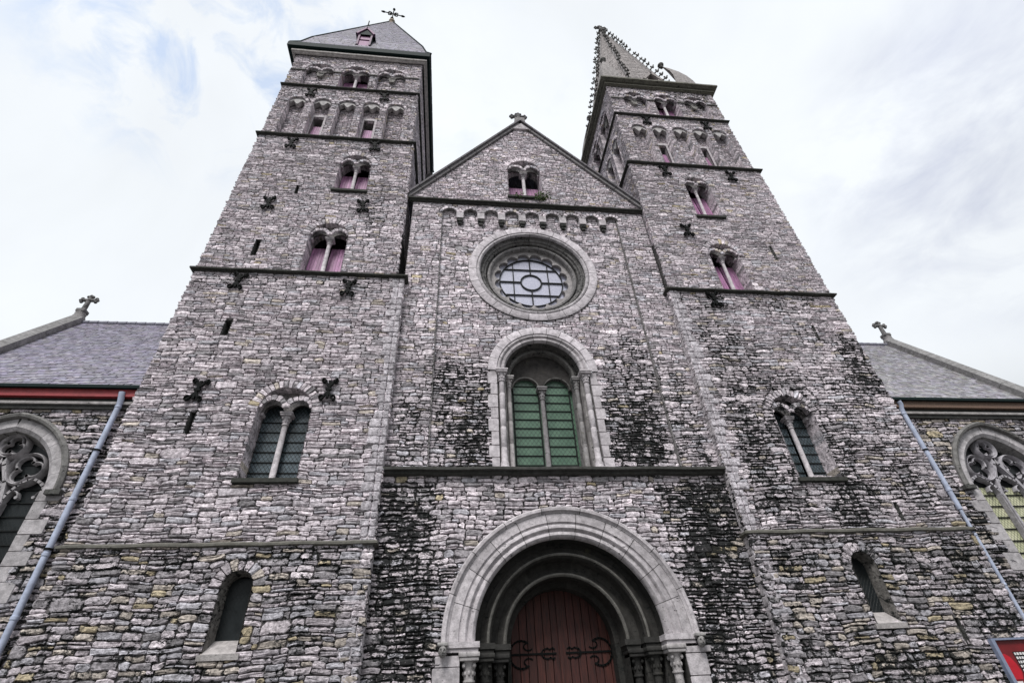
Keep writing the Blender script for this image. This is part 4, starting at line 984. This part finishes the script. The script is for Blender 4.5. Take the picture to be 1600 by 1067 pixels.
arc(mb, Fb, px, pz, [(2.02, -.9), (1.92, -.86), (1.85, -.78), (1.78, -.78), (1.74, -.86), (1.76, -.95), (1.74, -1.45), (1.58, -1.47), (1.58, -2.1)], 0, PI, 9, 8, cols=(.042, .040, .037), s=.2, gap=0)
for s_ in (-1, 1):   # jambs: outer pier, then steps
    st = []; z = 0.
    while z < 3.3:
        hh = min(random.uniform(.45, .62), 3.3-z); e = random.uniform(0, .2)
        a, b = (px-3.66-e, px-3.1) if s_ < 0 else (px+3.1, px+3.66+e); st.append((a, b, z, z+hh)); z += hh
    blocks(mb, Fb, st, rel=(.05, .07), gap=.01, cut=.06, jit=.004, tilt=.004, core=.002, b2=.01, stn=lambda x, z: .1+0*x, col=lambda n: np.array((.46, .43, .445))[None]*rng.uniform(.85, 1.08, (n, 1)))
    for a, b, d0, d1 in ((3.1, 2.66, .03, -.4), (2.66, 2.2, -.4, -.75), (2.2, 1.74, -.75, -1.3)):
        F_ = sideE(px-a) if s_ < 0 else sideW(px+a); quad(mb, F_, .28-d0, .28-d1, 0, 3.3, 0, (.07, .068, .064, .3)); quad(mb, Fb, min(px+s_*a, px+s_*b), max(px+s_*a, px+s_*b), 0, 3.3, d1, (.05, .048, .045, .35))  # jamb steps darkened the same way, soot and recess shade in one colour
    F_ = sideE(px-1.74) if s_ < 0 else sideW(px+1.74); quad(mb, F_, 1.0, 2.4, 0, 3.62, 0, (.035, .034, .032, .35))
for s_ in (-1, 1):
    F_ = sideE(px-1.58) if s_ < 0 else sideW(px+1.58); quad(mb, F_, 1.75, 2.4, 0, 3.62, 0, (.03, .03, .028, .35)); u0, u1 = sorted((px+s_*1.58, px+s_*1.75)); quad(mb, Fb, u0, u1, 0, 3.62, -1.47, (.03, .03, .028, .35))
for R_, d_ in ((2.32, -.405), (1.815, -.765)): arc(mb, Fb, px, pz, [(R_+.055, d_-.04), (R_+.03, d_-.005), (R_, d_+.01), (R_-.03, d_-.005), (R_-.055, d_-.04)], 0, PI, 9, 8, gap=0, cols=(.13, .125, .115), s=.05)  # rolls coloured lighter, painting in the light on their edges
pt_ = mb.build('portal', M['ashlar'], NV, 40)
for s_ in (-1, 1):
    for (a, b, d, yb) in ((3.5, 2.58, .12, -.5), (2.64, 2.13, -.33, -.9), (2.14, 1.66, -.66, -1.3)):
        mb = MB(); u0, u1 = sorted((px+s_*a, px+s_*b)); c_ = ASH if a > 3 else (.035, .034, .032)  # inner imposts carry the portal shade in their colour
        prism(mb, Fb, [(u0, 3.46), (u1, 3.46), (u1, 3.6), (u0, 3.6)], yb, d, c_, .08); prism(mb, Fb, [(u0+.04, 3.36), (u1-.04, 3.36), (u1-.04, 3.458), (u0+.04, 3.458)], yb, d-.04, np.array(c_)*.85, .12); mb.build('impost', M['ashlar'], pt_)
for s_ in (-1, 1):
    for (x, y, r_, c_) in ((2.86, .28+.16, .125, (.36, .34, .34)), (2.42, .28+.55, .12, (.035, .034, .032)), (1.98, .28+.92, .12, (.03, .029, .028))):  # inner shafts coloured near black, portal shade painted in
        column(pt_, px+s_*x, y, 0.2, 3.36, r_, c_, .62, .3, (1.4, 2.2), s=.15)
    mb = MB(); hx, hz = px+s_*3.56, 3.38      # carved head at the end of the hood mould
    ball(mb, (hx, .06, hz), .13, (.25, .24, .235), 10, .25, (.85, .9, 1.2)); ball(mb, (hx, -.06, hz-.01), .03, (.25, .24, .235), 6, .2, (.8, 1, 1.6))
    for q in (-1, 1): ball(mb, (hx+q*.045, -.04, hz+.04), .022, (.08, .08, .08), 6, .3)
    box(mb, hx-.05, hx+.05, -.065, -.03, hz-.085, hz-.065, (.1, .1, .1)); box(mb, hx-.14, hx+.14, -.02, .25, hz+.12, hz+.2, (.3, .29, .285), .01)
    mb.build('carved_head', M['ashlar'], pt_, 50)
# door
Fd = front(2.2)
for s_ in (-1, 1):
    mb = MB(); u0, u1 = (px-1.76, px-.012) if s_ < 0 else (px+.012, px+1.76)
    planks(mb, Fd, u0, u1, .05, 5, 0, 7, .05, .022, top=lambda u: pz+math.sqrt(max(0.02, 1.78**2-(u-px)**2)))
    d_ = mb.build('door', M['door'], NV)
    for zz in (3.45, 1.2):
        mb = MB(); o_ = px+s_*1.72; i_ = px+s_*.16
        bar(mb, Fd, [(o_, zz), (i_, zz)], .05, .0, .03, (1, 1, 1))
        bar(mb, Fd, [(px+s_*(1.22+.36*math.cos(t)), zz+.36*math.sin(t)) for t in np.linspace(-2.2, 2.2, 16)], .05, .0, .028, (1, 1, 1))
        for q in (-1, 1):
            bar(mb, Fd, [(px+s_*(.62), zz), (px+s_*.55, zz+q*.10), (px+s_*.42, zz+q*.14), (px+s_*.34, zz+q*.10), (px+s_*.26, zz+q*.15), (px+s_*.2, zz+q*.11)], .04, .0, .028, (1, 1, 1))
            bar(mb, Fd, [(px+s_*(1.0+.14*math.cos(t)), zz+q*(.2+.1*math.sin(t))) for t in np.linspace(-2.5, 1, 8)], .035, .0, .028, (1, 1, 1))
        mb.build('strap_hinge', M['iron'], d_)
mb = MB(); box(mb, px-.05, px+.05, 2.14, 2.21, .05, 5.2, (.8, .8, .8)); mb.build('door_batten', M['door'], NV)
# ============================================================ SIDE WINGS
def wing(sgn):
    L_ = sgn < 0
    xin = -13.8 if L_ else 13.85; xo = -21.3 if L_ else 21.3; u0, u1 = sorted((xin, xo)); wx = -17.6 if L_ else 18.1
    T = thing('side_wing', 'low stone side wing left of the left tower, red board under its slate roof' if L_ else 'low stone side wing right of the right tower, brown weathered board under its slate roof', 'church wing', ((u0+u1)/2, 5, 0), 'low wings beside the towers')
    F = front(1.0); ze = 11.5
    op = Op('pointed', wx, 2.0, 2.5, 8.15, .22, .35); opi = Op('pointed', wx, 1.72, 2.5, 8.15, 0, .35)
    mb = MB(); lay(mb, F, u0, u1, 0, 11.0, [op], h=(.13, .27), ln=(.26, .75)); backing(mb, F, u0, u1, 0, 11.4, [op])
    FO = sideW(xo) if L_ else sideE(xo); tri = lambda v: (1.0, 9.0) if v < ze else (1+4*(v-ze)/6.4, 9-4*(v-ze)/6.4)
    lay(mb, FO, 1, 9, 0, 17.8, clip=tri, h=(.2, .3), ln=(.4, .8)); backing(mb, FO, 1, 9, 0, 17.85, clip=tri)
    backing(mb, Face(lambda u, v, d: (u, 9.0+d, v), True), u0, u1, 0, ze)
    mb.build('wall', M['stone'], T)
    # cornice under the eaves
    mb = MB()
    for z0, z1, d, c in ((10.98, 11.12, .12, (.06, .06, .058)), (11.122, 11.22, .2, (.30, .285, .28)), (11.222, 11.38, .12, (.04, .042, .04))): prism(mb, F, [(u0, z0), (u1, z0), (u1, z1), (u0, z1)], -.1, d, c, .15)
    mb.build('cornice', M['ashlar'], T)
    mb = MB(); prism(mb, F, [(u0, 11.382), (u1, 11.382), (u1, 11.66), (u0, 11.66)], -.1, .27, (1, 1, 1)); mb.build('fascia_board', M['redpaint'] if L_ else M['brownboard'], T)
    mb = MB(); prism(mb, F, [(u0, 11.662), (u1, 11.662), (u1, 11.78), (u0, 11.78)], .0, .40, (1, 1, 1)); mb.build('gutter', M['gutter'], T)
    # roof
    e = Vector((u0, .68, 11.72)); r_ = Vector((u0, 5.0, 17.95)); Ls = (r_-e).length; mb = MB(); Fs = plane(e, (1, 0, 0), r_-e)
    slates(mb, Fs, .0, u1-u0, 0, Ls, .15, .24, col=(.30, .285, .335) if L_ else (.35, .34, .355), tk=.014)
    mb.add(Fs(np.array([0, u1-u0, u1-u0, 0]), np.array([0, 0, Ls, Ls]), -.02), np.array([[0, 1, 2, 3]]), (.1, .1, .12))
    e2 = Vector((u1, 9.3, 11.72)); F2 = plane(e2, (-1, 0, 0), Vector((0, -4.3, 6.23))); mb.add(F2(np.array([0, u1-u0, u1-u0, 0]), np.array([0, 0, Ls, Ls]), 0), np.array([[0, 1, 2, 3]]), (.2, .2, .24))
    rf = mb.build('roof', M['slate'], T)
    mb = MB(); x = u0+.4
    while x < u1: tube(mb, [(x-.2, 5, 17.98), (x+.21, 5, 17.98)], [.10, .12], (.2, .2, .24), 8); x += .42
    mb.build('ridge_tile', M['slate'], rf, 60)
    # raking coping at the outer end, with cross
    mb = MB(); xc = xo; V = (r_-e).normalized(); Nn = Vector((1, 0, 0)).cross(V)
    n = 6
    for i in range(n):
        a = e+V*(Ls+.1)*(i/n); b = e+V*((Ls+.1)*((i+1)/n)-.012); k = random.uniform(.9, 1.08)
        P_ = []
        for p in (a, b):
            for sx_, h_ in ((-.3, -.3), (.3, -.3), (.34, .28), (.0, .40), (-.34, .28)): P_.append((xc+sx_, p.y+Nn.y*h_, p.z+Nn.z*h_))
        f = [[j, (j+1) % 5, 5+(j+1) % 5, 5+j] for j in range(5)]
        mb.add(P_, [np.array(f), np.array([[4, 3, 2, 1, 0], [5, 6, 7, 8, 9]])], (.22*k, .215*k, .215*k, .12))
        a2 = Vector((a.x, 10-a.y, a.z)); b2_ = Vector((b.x, 10-b.y, b.z)); P2 = [(p[0], 10-p[1], p[2]) for p in P_]; mb.add(P2, np.array(f), (.2, .195, .195, .2))
    mb.build('gable_coping', M['ashlar'], T)
    mb = MB(); lathe(mb, xc, 5, [(.32, 17.8), (.27, 18.3), (.22, 18.4), (.24, 18.5), (.14, 18.6), (.11, 18.7)], (.24, .23, .23), 10, .15); mb.build('cross_base', M['ashlar'], T, 40)
    cross_stone(T, xc, 5, 18.85, .9, 'x', (.17, .165, .165), 'gable_cross', .2)
    # pointed window
    mb = MB()
    def parc(prof, nb, cols, s=.1, z_extra=True):
        for sg in (-1, 1):
            pr = np.array(prof); A1 = math.acos(op.e/(pr[:, 0].mean()+op.e)); 
            for b in range(nb):
                AA = np.linspace(A1*b/nb+.002, A1*(b+1)/nb-.002, 5); P_ = np.concatenate([F(wx+sg*(-op.e+(pr[:, 0]+op.e)*math.cos(a)), op.zs+(pr[:, 0]+op.e)*math.sin(a), pr[:, 1]) for a in AA]); k = len(pr)
                mb.add(P_, np.array([[i*k+j, (i+1)*k+j, (i+1)*k+j+1, i*k+j+1] for i in range(4) for j in range(k-1)]), tuple(np.array(cols)*random.uniform(.9, 1.1))+(s,))
    parc([(2.32, -.02), (2.34, .12), (2.26, .2), (2.18, .17), (2.14, .04)], 5, (.17, .165, .16), .2)
    parc([(2.14, .03), (1.86, .03), (1.74, -.06)], 6, (.42, .40, .41), .04); parc([(1.74, -.06), (1.68, -.35), (1.60, -.5)], 5, (.2, .195, .19), .2)
    for sg in (-1, 1):
        st = []; z = 2.5; k = 0
        while z < op.zs-.05:
            hh = min(random.uniform(.4, .6), op.zs-z); w_ = .1+.3*(k % 2); a, b = (wx-2.02-w_, wx-1.74) if sg < 0 else (wx+1.74, wx+2.02+w_); st.append((a, b, z, z+hh)); z += hh; k += 1
            F_ = sideE(wx-1.74) if sg < 0 else sideW(wx+1.74); quad(mb, F_, .98, 1.55, z-hh, z-.006, 0, (.25, .24, .24, .15))
        blocks(mb, F, st, rel=(.03, .045), gap=.01, cut=.06, jit=.004, tilt=.004, core=.002, b2=.01, stn=lambda x, z: .08+0*x, col=lambda n: np.array((.40, .38, .39))[None]*rng.uniform(.8, 1.1, (n, 1)))
        prism(mb, F, [(wx+sg*2.22-.22, 7.98), (wx+sg*2.22+.22, 7.98), (wx+sg*2.22+.22, 8.13), (wx+sg*2.22-.22, 8.13)], -.05, .2, (.08, .08, .075), .3)
    w = mb.build('pointed_window', M['ashlar'], T, 35)
    mb = MB(); backing(mb, F, wx-1.75, wx+1.75, 2.5, 8.15+2.1, (), clip=lambda v: opi.span(v) or (1, 0), d=-.48, step=.03, c=(1, 1, 1))
    if L_: p = mb.build('pane', M['glass_black'], w)
    else:
        mb = MB(); backing(mb, F, wx-1.75, wx+1.75, 2.5, 8.25, (), d=-.48, step=.5, c=(1, 1, 1)); p = mb.build('pane', M['glass_yellow'], w)
        mb = MB(); backing(mb, F, wx-1.75, wx+1.75, 8.25, 8.15+2.1, (), clip=lambda v: opi.span(v) or (1, 0), d=-.48, step=.03, c=(1, 1, 1)); mb.build('pane', M['glass_black'], w)
    mb = MB(); z = 2.9
    while z < 9.6: h_ = opi.half(z); bar(mb, F, [(wx-h_, z), (wx+h_, z)], .035, -.49, -.44, (1, 1, 1)); z += .42
    mb.build('glazing_bar', M['lead'], p)
    mb = MB(); tcol = (.33, .315, .325) if L_ else (.36, .345, .37)
    TP = lambda r, w_: [(r+w_, -.46), (r+w_*.8, -.28), (r, -.2), (r-w_*.8, -.28), (r-w_, -.46)]
    for sg in (-.585, .585):
        prism(mb, F, [(wx+sg-.07, 2.5), (wx+sg+.07, 2.5), (wx+sg+.07, 7.9), (wx+sg-.07, 7.9)], -.46, -.24, tcol, .0); prism(mb, F, [(wx+sg-.04, 2.5), (wx+sg+.04, 2.5), (wx+sg+.04, 7.9), (wx+sg-.04, 7.9)], -.24, -.18, tcol, .0)
    for c_ in (-1.17, 0, 1.17):    # pointed light heads with cusps
        for sg in (-1, 1):
            A1 = math.acos(.25/(.585+.25)); AA = np.linspace(0, A1, 8); pts = [(wx+c_+sg*(-.25+.835*math.cos(a)), 7.85+.835*math.sin(a)) for a in AA]; bar(mb, F, pts, .08, -.46, -.24, tcol, 0)
            q = pts[3]; arc(mb, F, q[0]-sg*.03, q[1]-.20, [(.22, -.45), (.215, -.3), (.19, -.27), (.165, -.3), (.16, -.45)], PI/2-.1*sg, PI/2+1.7*sg, 1, 10, cols=tcol, var=0, s=0)
            prism(mb, F, [(q[0]-sg*.22+.05*math.cos(t), q[1]-.22+.05*math.sin(t)) for t in np.linspace(0, 2*PI, 9)[:-1]], -.44, -.27, tcol, 0)
    for cx_, cz_, rr in ((-.76, 8.98, .52), (.76, 8.98, .52), (0, 9.78, .40)):
        arc(mb, F, wx+cx_, cz_, TP(rr, .055), 0, 2*PI, 1, 28, cols=tcol, var=0, s=0)
        for q in range(3):       # trefoil foils
            a = PI/2+q*2*PI/3+(0 if cz_ > 9.5 else PI/6*(1 if cx_ > 0 else -1)); ox, oz = wx+cx_+rr*.44*math.cos(a), cz_+rr*.44*math.sin(a)
            arc(mb, F, ox, oz, [(rr*.46+.035, -.45), (rr*.46+.03, -.3), (rr*.46, -.27), (rr*.46-.03, -.3), (rr*.46-.035, -.45)], a-2.0, a+2.0, 1, 20, cols=tcol, var=0, s=0)
            for e_ in (-2.0, 2.0): prism(mb, F, [(ox+rr*.46*math.cos(a+e_)+.055*math.cos(t), oz+rr*.46*math.sin(a+e_)+.055*math.sin(t)) for t in np.linspace(0, 2*PI, 9)[:-1]], -.44, -.27, tcol, 0)
    bar(mb, F, [(wx-.585, 7.9), (wx-.4, 8.55), (wx-.1, 9.1), (wx, 9.35)], .11, -.46, -.22, tcol, 0); bar(mb, F, [(wx+.585, 7.9), (wx+.4, 8.55), (wx+.1, 9.1), (wx, 9.35)], .11, -.46, -.22, tcol, 0)
    mb.build('tracery', M['ashlar'], w, 30)
    sill(w, F, wx-2.1, wx+2.1, 2.3, 2.5, -.5, .15, (.2, .19, .19))
    return T
wing(-1); wing(1)
# ============================================================ downpipes
def downpipe(x, y, zt, zb, r, label, step=None):
    T = thing('downpipe', label, 'downpipe', (x, y, 0), 'rainwater pipes in the corners beside the towers')
    mb = MB()
    sx_ = .0
    tube(mb, [(x-.02 if x < 0 else x-.05, y-.12, zt+.42), (x, y-.1, zt+.3), (x, y-.02, zt+.12), (x, y, zt)], r*1.1, (1, 1, 1), 12)
    if step: tube(mb, [(x, y, zt), (x, y, step)], r, (1, 1, 1), 14); tube(mb, [(x, y, step), (x, y, zb)], r*.66, (1, 1, 1), 14)
    else: tube(mb, [(x, y, zt), (x, y, zb)], r, (1, 1, 1), 14)
    mb.build('pipe', M['pipe'], T, 50)
    z = zt-.05
    while z > zb:
        mb = MB(); k = r if (not step or z > step) else r*.66
        lathe(mb, x, y, [(k*1.0, z-.09), (k*1.16, z-.08), (k*1.16, z), (k*1.0, z+.01)], (1, 1, 1), 14); z -= 1.6; mb.build('pipe_collar', M['pipe'], T, 50)
    for z in (zt-1.7, zt-4.75, zt-7.6):
        mb = MB(); k = r*1.25; lathe(mb, x, y, [(k, z-.03), (k*1.05, z), (k, z+.03)], (1, 1, 1), 12); tube(mb, [(x-.1, y+.05, z), (x+.1, y+.05, z)], .03, (1, 1, 1), 6); tube(mb, [(x, y, z), (x, y+.25, z)], .025, (1, 1, 1), 6); mb.build('pipe_bracket', M['iron'], T, 50)
downpipe(-14.68, .8, 11.1, .2, .088, 'pale blue downpipe under the red eaves board, beside the left tower')
downpipe(14.86, .8, 11.2, .2, .088, 'pale blue downpipe under the brown eaves board, narrowing halfway down beside the right tower', 7.2)
# ============================================================ notice board on the right tower
NB = thing('notice_board', 'red poster notice board in grey metal frame on the lower right wall', 'notice board', (13.05, -.2, 1.2))
Fn_ = front(-.12); x0, x1, z0, z1 = 12.26, 13.62, 1.25, 3.12
mb = MB()
for a, b, c, d in ((x0, x0+.11, z0, z1), (x1-.11, x1, z0, z1), (x0+.112, x1-.112, z1-.05, z1), (x0+.112, x1-.112, z0, z0+.09)): prism(mb, Fn_, [(a, c), (b, c), (b, d), (a, d)], -.02, .10, (1, 1, 1))
mb.build('frame', M['signframe'], NB)
mb = MB(); quad(mb, Fn_, x0+.1, x1-.1, z0+.05, z1-.04, .02, (1, 1, 1)); ps = mb.build('poster', M['signred2'], NB)
mb = MB(); prism(mb, Fn_, [(x0+.14, 1.3), (x1-.14, 1.3), (x1-.14, 1.95), (x0+.14, 1.95)], .021, .024, (1, 1, 1))
prism(mb, Fn_, [(x0+.15, 2.13), (x0+.42, 2.13), (x0+.50, 2.3), (x0+.46, 2.5), (x0+.38, 2.66), (x0+.26, 2.74), (x0+.15, 2.73)], .021, .026, (1, 1, 1)); mb.build('red_panel', M['signred'], ps)
mb = MB(); prism(mb, Fn_, [(x0+.54, 2.02), (x1-.16, 2.02), (x1-.16, 2.78), (x0+.54, 2.78)], .021, .025, (1, 1, 1)); mb.build('black_panel', M['black'], ps)
mb = MB(); prism(mb, Fn_, [(x0+.12, 2.03), (x0+.36, 2.03), (x0+.36, 2.085), (x0+.12, 2.085)], .021, .028, (1, 1, 1))
for r_ in range(7):
    u = x0+.57
    while u < x1-.24:
        w_ = random.uniform(.03, .07); zz = 2.70-r_*.10
        prism(mb, Fn_, [(u, zz), (u+w_, zz), (u+w_, zz+.06), (u, zz+.06)], .0255, .028, (1, 1, 1)); u += w_+.025
mb.build('lettering', M['white'], ps)
# ============================================================ plants on the gable sill
def tuft(x, y, z, n, r, label):
    mb = MB()
    for i in range(n):
        a = random.uniform(0, 2*PI); q = r*math.sqrt(random.random()); p = np.array((x+q*math.cos(a)*1.4, y-.1+q*math.sin(a)*.5, z+random.uniform(-r*.9, r*.5)))
        s_ = random.uniform(.04, .09); d = rng.normal(0, 1, (2, 3)); d /= np.linalg.norm(d, axis=1)[:, None]
        mb.add([p-d[0]*s_, p+d[1]*s_*.6, p+d[0]*s_, p-d[1]*s_*.6], np.array([[0, 1, 2, 3]]), (1, 1, 1))
    tag(mb.build('sill_plant', M['leaf']), label, 'plant', 'weeds growing on the gable window sill')
tuft(.86, .1, 23.1, 170, .3, 'bushy green weed on right end of the gable window sill'); tuft(-.35, .12, 23.1, 50, .2, 'sparse small weed on left part of the gable window sill')
# ============================================================ ground
mb = MB(); mb.add([(-400, -400, 0), (400, -400, 0), (400, 400, 0), (-400, 400, 0)], np.array([[0, 1, 2, 3]]), (1, 1, 1)); g = mb.build('ground', M['paving']); g['kind'] = 'structure'; g['label'] = 'stone paved church square'
S.render.engine = 'CYCLES'
